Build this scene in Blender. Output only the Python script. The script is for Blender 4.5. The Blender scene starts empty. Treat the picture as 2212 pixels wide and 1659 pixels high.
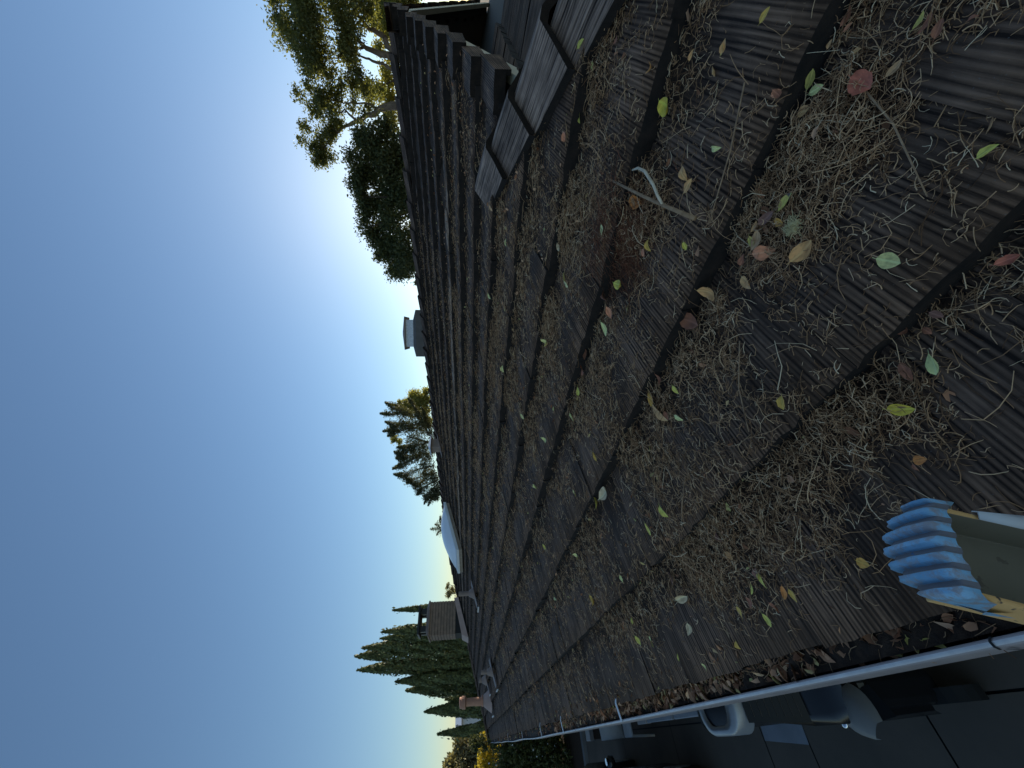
import bpy, bmesh, math, random
import numpy as np
from mathutils import Vector, Matrix

random.seed(11)
RNG = np.random.default_rng(11)
S = bpy.context.scene
COL = S.collection

# ------------------------------------------------------------------ camera, sky, sun, exposure
AZ, PT = 0.752887, 0.110484            # heading (clockwise from +Y) and downward pitch
fwd = Vector((math.sin(AZ) * math.cos(PT), math.cos(AZ) * math.cos(PT), -math.sin(PT)))
right = Vector((math.cos(AZ), -math.sin(AZ), 0))
up = right.cross(fwd)
cam_d = bpy.data.cameras.new('camera')
cam = bpy.data.objects.new('camera', cam_d)
COL.objects.link(cam)
# the phone was held upright but the picture is stored lying on its side: picture-up is the scene's right
cam.matrix_world = Matrix((
    (-up.x, right.x, -fwd.x, 0), (-up.y, right.y, -fwd.y, 0), (-up.z, right.z, -fwd.z, 0), (0, 0, 0, 1)))
cam_d.sensor_fit = 'HORIZONTAL'
cam_d.sensor_width = 36
cam_d.lens = 36 * 831 / 2212
cam_d.clip_start = 0.02
cam_d.clip_end = 3000
S.camera = cam

SUN_AZ, SUN_EL = math.radians(68.9), math.radians(12.7)
sun_dir = Vector((math.sin(SUN_AZ) * math.cos(SUN_EL), math.cos(SUN_AZ) * math.cos(SUN_EL), math.sin(SUN_EL)))
W = bpy.data.worlds.new('World')
S.world = W
W.use_nodes = True
wt = W.node_tree
wt.nodes.clear()
sky = wt.nodes.new('ShaderNodeTexSky')
sky.sky_type = 'NISHITA'
sky.sun_disc = False
sky.sun_elevation = SUN_EL
sky.sun_rotation = SUN_AZ
sky.altitude = 50
sky.air_density = 1.05
sky.dust_density = 0.13
sky.ozone_density = 2.8
bg = wt.nodes.new('ShaderNodeBackground')
bg.inputs[1].default_value = 0.12
wo = wt.nodes.new('ShaderNodeOutputWorld')
wt.links.new(sky.outputs[0], bg.inputs[0])
wt.links.new(bg.outputs[0], wo.inputs[0])

sl = bpy.data.lights.new('sun', 'SUN')
sl.energy = 5.0
sl.angle = math.radians(0.5)
sl.color = (1.0, 0.88, 0.70)
sun = bpy.data.objects.new('sun', sl)
sun.rotation_euler = sun_dir.to_track_quat('Z', 'Y').to_euler()
COL.objects.link(sun)

S.view_settings.view_transform = 'Standard'
S.view_settings.look = 'None'
S.view_settings.gamma = 1.0
S.view_settings.exposure = 0.38
S.view_settings.use_curve_mapping = False

# ------------------------------------------------------------------ helpers
def tag(o, label=None, cat=None, group=None, kind=None):
    if label: o['label'] = label
    if cat: o['category'] = cat
    if group: o['group'] = group
    if kind: o['kind'] = kind
    return o

def empty(name, loc=(0, 0, 0), label=None, cat=None, group=None):
    o = bpy.data.objects.new(name, None)
    o.location = loc
    o.empty_display_size = 0.1
    COL.objects.link(o)
    return tag(o, label, cat, group)

def link(name, me, parent=None):
    o = bpy.data.objects.new(name, me)
    COL.objects.link(o)
    if parent is not None:
        o.parent = parent
        # parents sit unrotated: keep child coordinates in world metres
        o.location = -world_loc(parent)
    return o

def world_loc(o):
    v = Vector(o.location)
    while o.parent is not None:
        o = o.parent
        v += Vector(o.location)
    return v

def mesh_np(name, V, F, mats, midx=None, smooth=False, attrs=None):
    """V (n,3), F: list of (m,k) int arrays"""
    me = bpy.data.meshes.new(name)
    V = np.asarray(V, np.float32)
    F = [np.asarray(f, np.int32) for f in F if len(f)]
    me.vertices.add(len(V))
    me.vertices.foreach_set('co', V.ravel())
    nl = sum(f.size for f in F); npoly = sum(len(f) for f in F)
    me.loops.add(nl)
    me.polygons.add(npoly)
    me.loops.foreach_set('vertex_index', np.concatenate([f.ravel() for f in F]))
    tot = np.concatenate([np.full(len(f), f.shape[1], np.int32) for f in F])
    st = np.concatenate([[0], np.cumsum(tot)[:-1]]).astype(np.int32)
    me.polygons.foreach_set('loop_start', st)
    me.polygons.foreach_set('loop_total', tot)
    for m in (mats if isinstance(mats, (list, tuple)) else [mats]):
        me.materials.append(m)
    if midx is not None:
        me.polygons.foreach_set('material_index', np.asarray(midx, np.int32))
    me.update(calc_edges=True)
    if smooth:
        me.polygons.foreach_set('use_smooth', np.ones(npoly, bool))
    for k, (typ, arr) in (attrs or {}).items():
        a = me.attributes.new(k, typ, 'POINT')
        a.data.foreach_set('vector' if typ == 'FLOAT_VECTOR' else 'value', np.asarray(arr, np.float32).ravel())
    return me

class MB:
    """collects boxes, tubes and sheets and links them as ONE mesh object"""
    def __init__(s): s.v = []; s.f = []; s.m = []; s.n = 0
    def add(s, V, F, mi=0):
        s.v += [tuple(p) for p in V]
        s.f += [tuple(i + s.n for i in f) for f in F]
        s.m += [mi] * len(F)
        s.n += len(V)
        return s
    def box(s, x0, x1, y0, y1, z0, z1, mi=0):
        V = [(x, y, z) for z in (z0, z1) for y in (y0, y1) for x in (x0, x1)]
        return s.add(V, [(0, 2, 3, 1), (4, 5, 7, 6), (0, 1, 5, 4), (2, 6, 7, 3), (0, 4, 6, 2), (1, 3, 7, 5)], mi)
    def tube(s, pts, rad, n=8, mi=0, cap=True):
        pts = [Vector(p) for p in pts]
        if not hasattr(rad, '__len__'): rad = [rad] * len(pts)
        b = s.n; V = []; F = []
        for i, p in enumerate(pts):
            d = (pts[min(i + 1, len(pts) - 1)] - pts[max(i - 1, 0)]).normalized()
            a = d.cross(Vector((0, 0, 1)) if abs(d.z) < .9 else Vector((1, 0, 0))).normalized()
            c = d.cross(a)
            for j in range(n):
                t = 2 * math.pi * j / n
                V.append(p + (a * math.cos(t) + c * math.sin(t)) * rad[i])
        for i in range(len(pts) - 1):
            for j in range(n):
                F.append((i * n + j, i * n + (j + 1) % n, (i + 1) * n + (j + 1) % n, (i + 1) * n + j))
        if cap:
            F.append(tuple(range(n))[::-1]); F.append(tuple((len(pts) - 1) * n + j for j in range(n)))
        return s.add(V, F, mi)
    def lathe(s, prof, c=(0, 0, 0), n=16, mi=0):
        V = []; F = []
        for r, z in prof:
            for j in range(n):
                t = 2 * math.pi * j / n
                V.append((c[0] + r * math.cos(t), c[1] + r * math.sin(t), c[2] + z))
        for i in range(len(prof) - 1):
            for j in range(n):
                F.append((i * n + j, i * n + (j + 1) % n, (i + 1) * n + (j + 1) % n, (i + 1) * n + j))
        F.append(tuple((len(prof) - 1) * n + j for j in range(n)))
        return s.add(V, F, mi)
    def grid(s, P, mi=0, flip=False):
        """P[i][j] points"""
        ni, nj = len(P), len(P[0]); V = [p for r in P for p in r]
        F = []
        for i in range(ni - 1):
            for j in range(nj - 1):
                q = (i * nj + j, (i + 1) * nj + j, (i + 1) * nj + j + 1, i * nj + j + 1)
                F.append(q[::-1] if flip else q)
        return s.add(V, F, mi)
    def build(s, name, mats, parent=None, smooth=False, bevel=0):
        me = bpy.data.meshes.new(name)
        me.from_pydata([tuple(v) for v in s.v], [], s.f)
        for m in (mats if isinstance(mats, (list, tuple)) else [mats]): me.materials.append(m)
        me.polygons.foreach_set('material_index', s.m)
        if smooth: me.polygons.foreach_set('use_smooth', [True] * len(s.f))
        me.update()
        o = link(name, me, parent)
        if bevel:
            b = o.modifiers.new('bevel', 'BEVEL'); b.width = bevel; b.segments = 2; b.limit_method = 'ANGLE'
        return o

# ------------------------------------------------------------------ materials
MATS = {}
def nt(name):
    m = bpy.data.materials.new(name); m.use_nodes = True
    t = m.node_tree; t.nodes.clear()
    out = t.nodes.new('ShaderNodeOutputMaterial')
    MATS[name] = m
    return m, t, out
def N(t, typ, **kw):
    n = t.nodes.new(typ)
    for k, v in kw.items(): setattr(n, k, v)
    return n
def bsdf(t, out, rough=.7, metal=0, spec=.4):
    b = N(t, 'ShaderNodeBsdfPrincipled')
    b.inputs['Roughness'].default_value = rough
    b.inputs['Metallic'].default_value = metal
    b.inputs['Specular IOR Level'].default_value = spec
    t.links.new(b.outputs[0], out.inputs[0])
    return b
def ramp(t, fac, stops):
    r = N(t, 'ShaderNodeValToRGB')
    e = r.color_ramp.elements
    while len(e) < len(stops): e.new(.5)
    for x, (p, c) in zip(e, stops):
        x.position = p; x.color = (*c, 1)
    t.links.new(fac, r.inputs[0])
    return r.outputs[0]
def noise(t, vec, scale, detail=4, rough=.6, dim='3D'):
    n = N(t, 'ShaderNodeTexNoise', noise_dimensions=dim)
    n.inputs['Scale'].default_value = scale; n.inputs['Detail'].default_value = detail
    n.inputs['Roughness'].default_value = rough
    if vec is not None: t.links.new(vec, n.inputs['Vector'])
    return n.outputs[0]
def mixc(t, fac, a, b, mode='MIX'):
    m = N(t, 'ShaderNodeMix', data_type='RGBA', blend_type=mode)
    for s, v in ((m.inputs[0], fac), (m.inputs[6], a), (m.inputs[7], b)):
        if hasattr(v, 'links'): t.links.new(v, s)
        elif hasattr(v, '__len__'): s.default_value = (*v, 1)
        else: s.default_value = v
    return m.outputs[2]
def math_(t, op, a, b=0.0):
    m = N(t, 'ShaderNodeMath', operation=op)
    for s, v in ((m.inputs[0], a), (m.inputs[1], b)):
        if hasattr(v, 'links'): t.links.new(v, s)
        else: s.default_value = v
    return m.outputs[0]
def bump(t, b, h, strength=.5, dist=.01):
    n = N(t, 'ShaderNodeBump')
    n.inputs['Strength'].default_value = strength; n.inputs['Distance'].default_value = dist
    t.links.new(h, n.inputs['Height']); t.links.new(n.outputs[0], b.inputs['Normal'])

def simple(name, c1, c2=None, scale=8, rough=.7, metal=0, bmp=0, spec=.4, obj=True):
    m, t, out = nt(name); b = bsdf(t, out, rough, metal, spec)
    tc = N(t, 'ShaderNodeTexCoord')
    n = noise(t, tc.outputs['Object'], scale, 5)
    c2 = c2 or tuple(x * .8 for x in c1)
    t.links.new(ramp(t, n, [(.3, c2), (.7, c1)]), b.inputs['Base Color'])
    if bmp: bump(t, b, noise(t, tc.outputs['Object'], scale * 6, 4), bmp, .004)
    return m

def grooved(name, dark, light, gro=92, sine=.15, dirt=.72, rough=.85, bs=.9, side=False):
    """shake-textured concrete: streaks run along the tile (tco.x along, tco.y across, tco.z seed)"""
    m, t, out = nt(name); b = bsdf(t, out, rough, 0, .25)
    at = N(t, 'ShaderNodeAttribute', attribute_name='tco')
    oi = N(t, 'ShaderNodeObjectInfo')
    sx = N(t, 'ShaderNodeSeparateXYZ'); t.links.new(at.outputs['Vector'], sx.inputs[0])
    seed = math_(t, 'ADD', sx.outputs[2], math_(t, 'MULTIPLY', oi.outputs['Random'], 61.0))
    def co(ax, ay):
        c = N(t, 'ShaderNodeCombineXYZ')
        t.links.new(math_(t, 'MULTIPLY', sx.outputs[0], ax), c.inputs[0])
        t.links.new(math_(t, 'MULTIPLY', sx.outputs[1], ay), c.inputs[1])
        t.links.new(seed, c.inputs[2]); return c.outputs[0]
    wob = noise(t, co(1.6, 9), 1.0, 2, .5)
    ph = math_(t, 'ADD', math_(t, 'MULTIPLY', sx.outputs[1], gro * 6.2832), math_(t, 'ADD', math_(t, 'MULTIPLY', wob, 14.0), seed))
    g1 = math_(t, 'ADD', math_(t, 'MULTIPLY', math_(t, 'SINE', ph), sine), math_(t, 'MULTIPLY', noise(t, co(2.4, gro * .9), 1.0, 3, .6), 1.0))
    g2 = noise(t, co(9.0, gro * 3.0), 1.0, 2, .6)
    gr = noise(t, co(60, 60), 4.0, 3, .7)
    big = noise(t, co(5, 5), 1.0, 4, .6)
    h = math_(t, 'ADD', math_(t, 'MULTIPLY', g1, 1.0), math_(t, 'ADD', math_(t, 'MULTIPLY', g2, .45), math_(t, 'MULTIPLY', gr, .12)))
    k = N(t, 'ShaderNodeMapRange'); k.inputs[1].default_value = .56; k.inputs[2].default_value = 1.06
    t.links.new(h, k.inputs[0])
    col = ramp(t, k.outputs[0], [(0.0, dark), (.5, tuple(.55 * a + .45 * c for a, c in zip(light, dark))), (1, light)])
    tn = N(t, 'ShaderNodeMapRange'); tn.inputs[3].default_value = .84; tn.inputs[4].default_value = 1.16
    wn = N(t, 'ShaderNodeTexWhiteNoise', noise_dimensions='1D'); t.links.new(seed, wn.inputs['W'])
    t.links.new(wn.outputs[0], tn.inputs[0])
    cc = N(t, 'ShaderNodeCombineColor')
    for i in range(3): t.links.new(tn.outputs[0], cc.inputs[i])
    col = mixc(t, 1.0, col, cc.outputs[0], 'MULTIPLY')
    col = mixc(t, ramp(t, big, [(.40, (0, 0, 0)), (.62, (dirt,) * 3)]), col, (.034, .019, .012))
    sp = noise(t, co(300, 300), 1.0, 1, .5)
    col = mixc(t, ramp(t, sp, [(.72, (0, 0, 0)), (.78, (.5,) * 3)]), col, (.16, .16, .15))
    t.links.new(col, b.inputs['Base Color'])
    bump(t, b, h, bs, .006)
    return m

M = {}
M['tile'] = grooved('roof_tile_concrete', (.018, .010, .007), (.31, .185, .118))
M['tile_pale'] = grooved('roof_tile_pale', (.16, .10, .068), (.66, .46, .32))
M['hip'] = grooved('hip_cap_concrete', (.030, .018, .013), (.66, .45, .33), gro=95, sine=.06, dirt=.45)
M['butt'] = simple('mossy_shaded_tile_edge', (.030, .019, .013), (.010, .007, .005), 30, .95, bmp=.6)  # mossy dirt plus the shade of the undercut, painted near-black
M['deck'] = simple('roof_underlay', (.02, .018, .016))
M['soil'] = simple('dark_debris', (.085, .046, .025), (.022, .013, .008), 55, .95, bmp=1.0)
M['cream'] = simple('cream_paint', (.62, .56, .42), (.5, .45, .33), 5, .6)
M['soffit'] = simple('soffit_brown', (.10, .075, .055), None, 6, .8)
M['gable'] = simple('gable_wall_dark', (.05, .035, .025), None, 6, .8)  # shadow under the rakes is put into the wall colour
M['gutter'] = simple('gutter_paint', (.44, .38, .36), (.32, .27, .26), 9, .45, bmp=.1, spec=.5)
M['bead'] = simple('gutter_bead', (.80, .76, .70), (.55, .51, .48), 14, .4)
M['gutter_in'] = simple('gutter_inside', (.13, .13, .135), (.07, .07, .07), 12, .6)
M['strap'] = simple('strap_white', (.75, .75, .74), None, 10, .4)
M['wall'] = simple('wall_stucco', (.42, .37, .30), None, 4, .9)
M['white'] = simple('white_paint', (.78, .78, .76), (.66, .66, .64), 6, .5)
M['dome'] = simple('skylight_acrylic', (.80, .82, .83), (.74, .76, .78), 3, .25, spec=.6)
M['wood_tan'] = simple('tan_wood_edge', (.38, .30, .22), (.25, .19, .14), 12, .8)
M['copper'] = simple('brown_flue_paint', (.55, .27, .17), (.4, .19, .12), 9, .5)
M['pipe'] = simple('brown_vent_paint', (.34, .24, .19), (.22, .165, .135), 9, .6)
M['flash'] = simple('flashing_pink_brown', (.5, .34, .27), (.38, .25, .2), 6, .6)
M['siding'] = simple('brown_siding', (.33, .22, .15), (.2, .14, .10), 9, .85, bmp=.3)
M['dark'] = simple('dark_metal', (.02, .022, .024), None, 9, .5)
M['galv'] = simple('galvanised_mesh', (.80, .82, .85), (.5, .53, .58), 40, .45)
M['stucco'] = simple('chimney_stucco', (.17, .15, .14), (.11, .10, .09), 5, .9, bmp=.4)
M['asphalt'] = simple('asphalt', (.15, .115, .085), (.10, .08, .06), 1.3, .9, bmp=.4)
M['concrete'] = simple('pale_concrete', (.28, .29, .31), (.22, .23, .24), 4, .85)
M['kerb'] = simple('kerb_concrete', (.17, .17, .17), None, 3, .85)
M['stone_cap'] = simple('pale_wall_cap', (.50, .46, .42), (.42, .38, .34), 6, .8)
M['brown_wall'] = simple('brown_wall', (.13, .10, .08), None, 4, .9)
M['grey_top'] = simple('grey_locker_lid', (.30, .31, .33), (.25, .26, .28), 5, .6)
M['black'] = simple('black_paint', (.012, .012, .013), None, 4, .25, spec=.5)
M['glass'] = simple('dark_glass', (.010, .014, .020), None, 4, .25, spec=.25)
M['silver'] = simple('silver_paint', (.40, .41, .42), None, 6, .3, .3)
M['chrome'] = simple('chrome', (.8, .8, .82), None, 6, .12, 1.0)
M['rubber'] = simple('black_rubber', (.015, .015, .015), None, 6, .8)
M['lightgrey'] = simple('pale_grey_plastic', (.22, .215, .20), None, 6, .5)
M['line'] = simple('heater_line', (.16, .13, .10), None, 6, .5)
M['orange_light'] = simple('orange_petal', (.60, .20, .06), None, 30, .6)
M['bark'] = simple('bark', (.10, .075, .055), (.04, .03, .024), 14, .95, bmp=.8)
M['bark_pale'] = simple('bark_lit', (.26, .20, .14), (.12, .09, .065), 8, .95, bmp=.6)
M['twig'] = simple('brown_twig', (.50, .32, .18), (.26, .16, .09), 60, .9)
M['twig_grey'] = simple('silver_twig', (.85, .70, .50), (.55, .44, .30), 80, .8)
M['lichen'] = simple('pale_lichen', (.85, .72, .38), (.6, .5, .25), 60, .9)

def leafmat(name, dark, light, trans=.35, tcol=None, rough=.6):
    m, t, out = nt(name)
    at = N(t, 'ShaderNodeAttribute', attribute_name='hue')
    c = ramp(t, at.outputs['Fac'], [(0, dark), (1, light)])
    d = N(t, 'ShaderNodeBsdfPrincipled'); d.inputs['Roughness'].default_value = rough; d.inputs['Specular IOR Level'].default_value = .3
    t.links.new(c, d.inputs['Base Color'])
    tr = N(t, 'ShaderNodeBsdfTranslucent')
    t.links.new(mixc(t, 1.0, c, tcol or (1.6, 1.5, .7), 'MULTIPLY'), tr.inputs[0])
    mx = N(t, 'ShaderNodeMixShader'); mx.inputs[0].default_value = trans
    t.links.new(d.outputs[0], mx.inputs[1]); t.links.new(tr.outputs[0], mx.inputs[2])
    t.links.new(mx.outputs[0], out.inputs[0])
    return m
M['oak'] = leafmat('oak_leaves', (.05, .064, .026), (.21, .215, .08), .42, (1.7, 1.65, .8))
M['denseleaf'] = leafmat('dense_leaves', (.035, .046, .02), (.11, .125, .05), .25)
M['yelleaf'] = leafmat('yellow_green_leaves', (.13, .145, .05), (.34, .32, .11), .5, (1.8, 1.7, .7))
M['con'] = leafmat('conifer_needles', (.05, .065, .035), (.17, .165, .085), .25)
M['cyp'] = leafmat('cypress_scales', (.045, .06, .026), (.24, .26, .095), .12, (1.3, 1.3, .8))
M['euc'] = leafmat('grey_olive_leaves', (.13, .13, .075), (.38, .34, .20), .3)
M['yshrub'] = leafmat('golden_leaves', (.34, .28, .03), (.68, .56, .08), .4, (1.4, 1.3, .6))
M['hedge'] = leafmat('hedge_leaves', (.04, .052, .02), (.16, .17, .06), .25)

def needlemat(name, stops):
    m, t, out = nt(name); b = bsdf(t, out, .85, 0, .2)
    at = N(t, 'ShaderNodeAttribute', attribute_name='hue')
    t.links.new(ramp(t, at.outputs['Fac'], stops), b.inputs['Base Color'])
    return m
M['needle'] = needlemat('dry_needles', [(0, (.12, .06, .03)), (.3, (.46, .25, .12)), (.65, (.82, .51, .27)), (1, (.95, .74, .47))])
M['needle_red'] = needlemat('red_needles', [(0, (.10, .035, .018)), (1, (.40, .15, .075))])
M['scrap'] = needlemat('leaf_scraps', [(0, (.08, .04, .022)), (.4, (.45, .19, .09)), (.75, (.80, .44, .24)), (.9, (.62, .47, .17)), (1, (.6, .6, .22))])

LEAFC = dict(yellow=(.46, .38, .05), pale=(.38, .44, .27), cream=(.50, .48, .30), rust=(.19, .075, .04), lime=(.36, .42, .12), olive=(.28, .28, .07),
             limebrown=(.36, .38, .12), tan=(.38, .25, .14), pink=(.32, .18, .13), peach=(.46, .27, .17), green=(.23, .31, .11), grey=(.19, .18, .13),
             plum=(.14, .07, .06), orange=(.50, .16, .03), red=(.30, .09, .06), amber=(.46, .25, .06), white=(.58, .58, .52))
LEAFC = {k: tuple(min(.88, .03 + v * q) for v, q in zip(c, (2.1, 1.7, 1.1) if k in ('red', 'rust', 'orange', 'plum') else (1.5, 1.05, .62) if k == 'white' else (2.9, 1.65, .9))) for k, c in LEAFC.items()}
for k, c in LEAFC.items():
    m, t, out = nt('leaf_' + k); b = bsdf(t, out, .5, 0, .4)
    at = N(t, 'ShaderNodeAttribute', attribute_name='tco')
    n = noise(t, at.outputs['Vector'], 3.0, 4)
    dk = tuple(x * .62 for x in c)
    col = ramp(t, n, [(.35, dk), (.6, c)])
    sx = N(t, 'ShaderNodeSeparateXYZ'); t.links.new(at.outputs['Vector'], sx.inputs[0])
    if k == 'limebrown':
        col = mixc(t, ramp(t, sx.outputs[0], [(.70, (0, 0, 0)), (.78, (1, 1, 1))]), col, (.14, .09, .07))
    if k == 'yellow':
        dd = N(t, 'ShaderNodeVectorMath', operation='DISTANCE'); dd.inputs[1].default_value = (.55, .1, 0)
        mp = N(t, 'ShaderNodeCombineXYZ'); t.links.new(sx.outputs[0], mp.inputs[0]); t.links.new(sx.outputs[1], mp.inputs[1])
        t.links.new(mp.outputs[0], dd.inputs[0])
        col = mixc(t, ramp(t, dd.outputs['Value'], [(.10, (1, 1, 1)), (.2, (0, 0, 0))]), col, (.30, .16, .07))
    vein = math_(t, 'ABSOLUTE', sx.outputs[1])
    col = mixc(t, ramp(t, vein, [(.02, (.55,) * 3), (.10, (0, 0, 0))]), col, tuple(min(1, x * 1.35 + .03) for x in c))
    t.links.new(col, b.inputs['Base Color'])
    M['leaf_' + k] = m
# ------------------------------------------------------------------ setting: ground
GZ = -3.3
g = MB().add([(-900, -900, GZ), (900, -900, GZ), (900, 900, GZ), (-900, 900, GZ)], [(0, 1, 2, 3)]).build('ground', M['soil'])
tag(g, kind='structure')
g = MB()
xs = [-14, -7, -3.2, .0, 3, 12]; ys = [-12, 0, 3.4, 4.85, 5.6, 8.2, 11, 14.6]
for i in range(len(xs) - 1):
    for j in range(len(ys) - 1):
        a = .008
        g.add([(xs[i] + a, ys[j] + a, GZ + .03), (xs[i + 1] - a, ys[j] + a, GZ + .03), (xs[i + 1] - a, ys[j + 1] - a, GZ + .03), (xs[i] + a, ys[j + 1] - a, GZ + .03)], [(0, 1, 2, 3)])
g.add([(-14, -12, GZ + .012), (12, -12, GZ + .012), (12, 14.6, GZ + .012), (-14, 14.6, GZ + .012)], [(0, 1, 2, 3)], 1)
tag(g.build('driveway', [M['asphalt'], M['rubber']]), kind='structure')
tag(MB().box(-14, 12, 14.6, 14.78, GZ, GZ + .14).build('kerb', M['kerb'], bevel=.02), kind='structure')
q = MB().add([(-.20, 5.58, GZ + .036), (-.235, 4.85, GZ + .036), (.3, 4.78, GZ + .036), (.3, 5.5, GZ + .036)], [(0, 1, 2, 3)]).build('pavement_patch', M['concrete'])
tag(q, kind='structure')

# ------------------------------------------------------------------ the building and its roof
H = .64; X1 = .42390; P = .35245; SL = .290316; T = .060
ROOF_A = math.atan(SL)
def zr(x): return -H + SL * (x - X1)
HIPC = 1.53          # near hip: Y = X - HIPC
FARC = 19.5          # far hip:  Y = FARC - (X - .07)
RX = 5.17            # ridge
RAKE = .31
def rowx(k): return X1 + k * P + (.035 if k == -1 else 0)

bld = empty('house', (3, 9, GZ), 'long low house under a brown tiled roof littered with needles and leaves', 'house')
E0, E1 = .12, 2 * RX - .12
def dz(x): return zr(min(x, 2 * RX - x)) - .075
deck = MB()
ya, yb = E0 - HIPC, FARC - (E0 - .07)
deck.add([(E0, ya, dz(E0)), (2.02, 2.02 - HIPC, dz(2.02)), (2.02, RAKE + .04, dz(2.02)), (RX, RAKE + .04, dz(RX)), (RX, FARC - RX + .07, dz(RX)), (E0, yb, dz(E0))], [(0, 1, 2, 3, 4, 5)])
deck.add([(E1, ya, dz(E0)), (E1 - 1.9, 2.02 - HIPC, dz(2.02)), (E1 - 1.9, RAKE + .04, dz(2.02)), (RX, RAKE + .04, dz(RX)), (RX, FARC - RX + .07, dz(RX)), (E1, yb, dz(E0))], [(5, 4, 3, 2, 1, 0)])
gy = .98
deck.add([(E0, ya, dz(E0)), (E1, ya, dz(E0)), (E1 - (gy - ya), gy, dz(gy + HIPC)), (gy + HIPC, gy, dz(gy + HIPC))], [(0, 1, 2, 3)])
deck.add([(E0, yb, dz(E0)), (RX, FARC - RX + .07, dz(RX)), (E1, yb, dz(E0))], [(0, 1, 2)])
roof = deck.build('roof', M['deck'], bld)
# walls, fascia, soffit
w = MB().box(.95, E1 - .85, -.5, 18.6, GZ, -.95); w.build('wall', M['wall'], bld)
MB().box(.15, .17, ya + .05, yb - .05, -1.0, -.80).build('fascia_board', M['cream'], bld)
MB().box(.172, .948, ya + .1, yb - .1, -1.0, -.985).build('soffit', M['soffit'], bld)
# dutch gable: wall, barge boards, rake soffit
gw = MB()
gx0, gx1 = gy + HIPC, E1 - (gy - ya)
gw.add([(gx0 - .3, gy - .02, dz(gx0) - .1), (gx1 + .3, gy - .02, dz(gx0) - .1), (RX, gy - .02, zr(RX) - .1), (gx0 - .3, gy + .05, dz(gx0) - .1), (gx1 + .3, gy + .05, dz(gx0) - .1), (RX, gy + .05, zr(RX) - .1)],
       [(0, 1, 2), (5, 4, 3), (0, 2, 5, 3), (1, 4, 5, 2)])
gw.build('gable_wall', M['gable'], bld)
def rail(side, y0, y1, d0, d1, x0=2.1):
    f = (lambda x: x) if side < 0 else (lambda x: 2 * RX - x)
    V = []
    for x in (x0, RX):
        for y in (y0, y1):
            for d in (d0, d1): V.append((f(x), y, zr(x) - d))
    return V, [(0, 1, 3, 2), (4, 6, 7, 5), (0, 4, 5, 1), (2, 3, 7, 6), (0, 2, 6, 4), (1, 5, 7, 3)]
for s in (-1, 1):
    b_ = MB(); b_.add(*rail(s, RAKE - .004, RAKE + .04, .082, .17)); b_.build('barge_board', M['cream'], bld)
    b_ = MB(); b_.add(*rail(s, RAKE + .042, gy - .022, .10, .115)); b_.build('rake_soffit', M['soffit'], bld)

# --- roof tiles
TW, TL = .334, .43
def tile_mesh(seed, w=TW + .002, L=TL, cols=8):
    rg = np.random.default_rng(seed)
    yy = np.linspace(-w / 2, w / 2, cols + 1)
    yy[1:-1] += rg.normal(0, .006, cols - 1)
    xr = np.array([0, .16, L])
    zt = np.array([T, T - .16 * .0, T])
    V = []; 
    prof = rg.normal(0, .0022, cols + 1)
    for i, x in enumerate(xr):
        for j, y in enumerate(yy):
            xx = x + (rg.normal(0, .0024) - (.002 if j in (0, cols) else 0) if i == 0 else 0)
            zz = T + prof[j] * (1 if i < 2 else .6) + (rg.normal(0, .0012)) - (.004 if i == 0 else 0) - (.002 if j in (0, cols) else 0)
            V.append((xx, y, zz))
    for j, y in enumerate(yy): V.append((V[j][0] + .006 + rg.normal(0, .002), y, -.004))
    F = []; mi = []
    n = cols + 1
    for i in range(2):
        for j in range(cols):
            F.append((i * n + j, (i + 1) * n + j, (i + 1) * n + j + 1, i * n + j + 1)[::-1]); mi.append(0)
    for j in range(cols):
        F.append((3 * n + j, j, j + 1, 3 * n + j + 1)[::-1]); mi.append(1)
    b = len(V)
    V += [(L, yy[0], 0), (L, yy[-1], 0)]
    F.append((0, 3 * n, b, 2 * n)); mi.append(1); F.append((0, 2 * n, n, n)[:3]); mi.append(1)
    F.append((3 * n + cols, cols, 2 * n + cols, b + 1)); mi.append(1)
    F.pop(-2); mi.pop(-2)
    V = np.array(V)
    return V, F, mi
def split_faces(F):
    q = [f for f in F if len(f) == 4]; t = [f for f in F if len(f) == 3]
    return q, t
VARS = []
for k in range(10):
    V, F, mi = tile_mesh(100 + k)
    tc = np.stack([V[:, 0], V[:, 1], np.full(len(V), k * 3.7)], 1)
    VARS.append((V, np.array(F), np.array(mi), tc))
TILE_ME = {}
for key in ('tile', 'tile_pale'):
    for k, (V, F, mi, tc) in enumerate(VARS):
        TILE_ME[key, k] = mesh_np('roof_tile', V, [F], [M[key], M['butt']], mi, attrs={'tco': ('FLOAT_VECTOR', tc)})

TILT = math.atan(T / P) * .9
def tile_matrix(face, a, c, k, rg):
    """face 0: main slope (a = X of butt, c = Y centre); face 1: near hip end (a = Y of butt, c = X centre)"""
    slope = ROOF_A - TILT
    lift = -T * math.cos(ROOF_A) + rg.normal(0, .0018)
    yaw = rg.normal(0, .006); tw = rg.normal(0, .006)
    R = Matrix.Rotation(-slope, 4, 'Y') @ Matrix.Rotation(yaw, 4, 'Z') @ Matrix.Rotation(tw, 4, 'X')
    ja, jc = rg.normal(0, .0035), rg.normal(0, .0012)
    if face == 0:
        return Matrix.Translation((a + ja, c + jc, zr(a + ja) + lift)) @ R
    Rz = Matrix.Rotation(math.pi / 2, 4, 'Z')
    return Matrix.Translation((c + jc, a + ja, zr(a + ja + HIPC) + lift)) @ Rz @ R

def in_view(p):
    v = Vector(p); d = v.dot(fwd)
    if d < .05: return None
    u, r_ = v.dot(up) / d, v.dot(right) / d
    if abs(u) < 1.42 and abs(r_) < 1.08: return v.length
    return None

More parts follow.
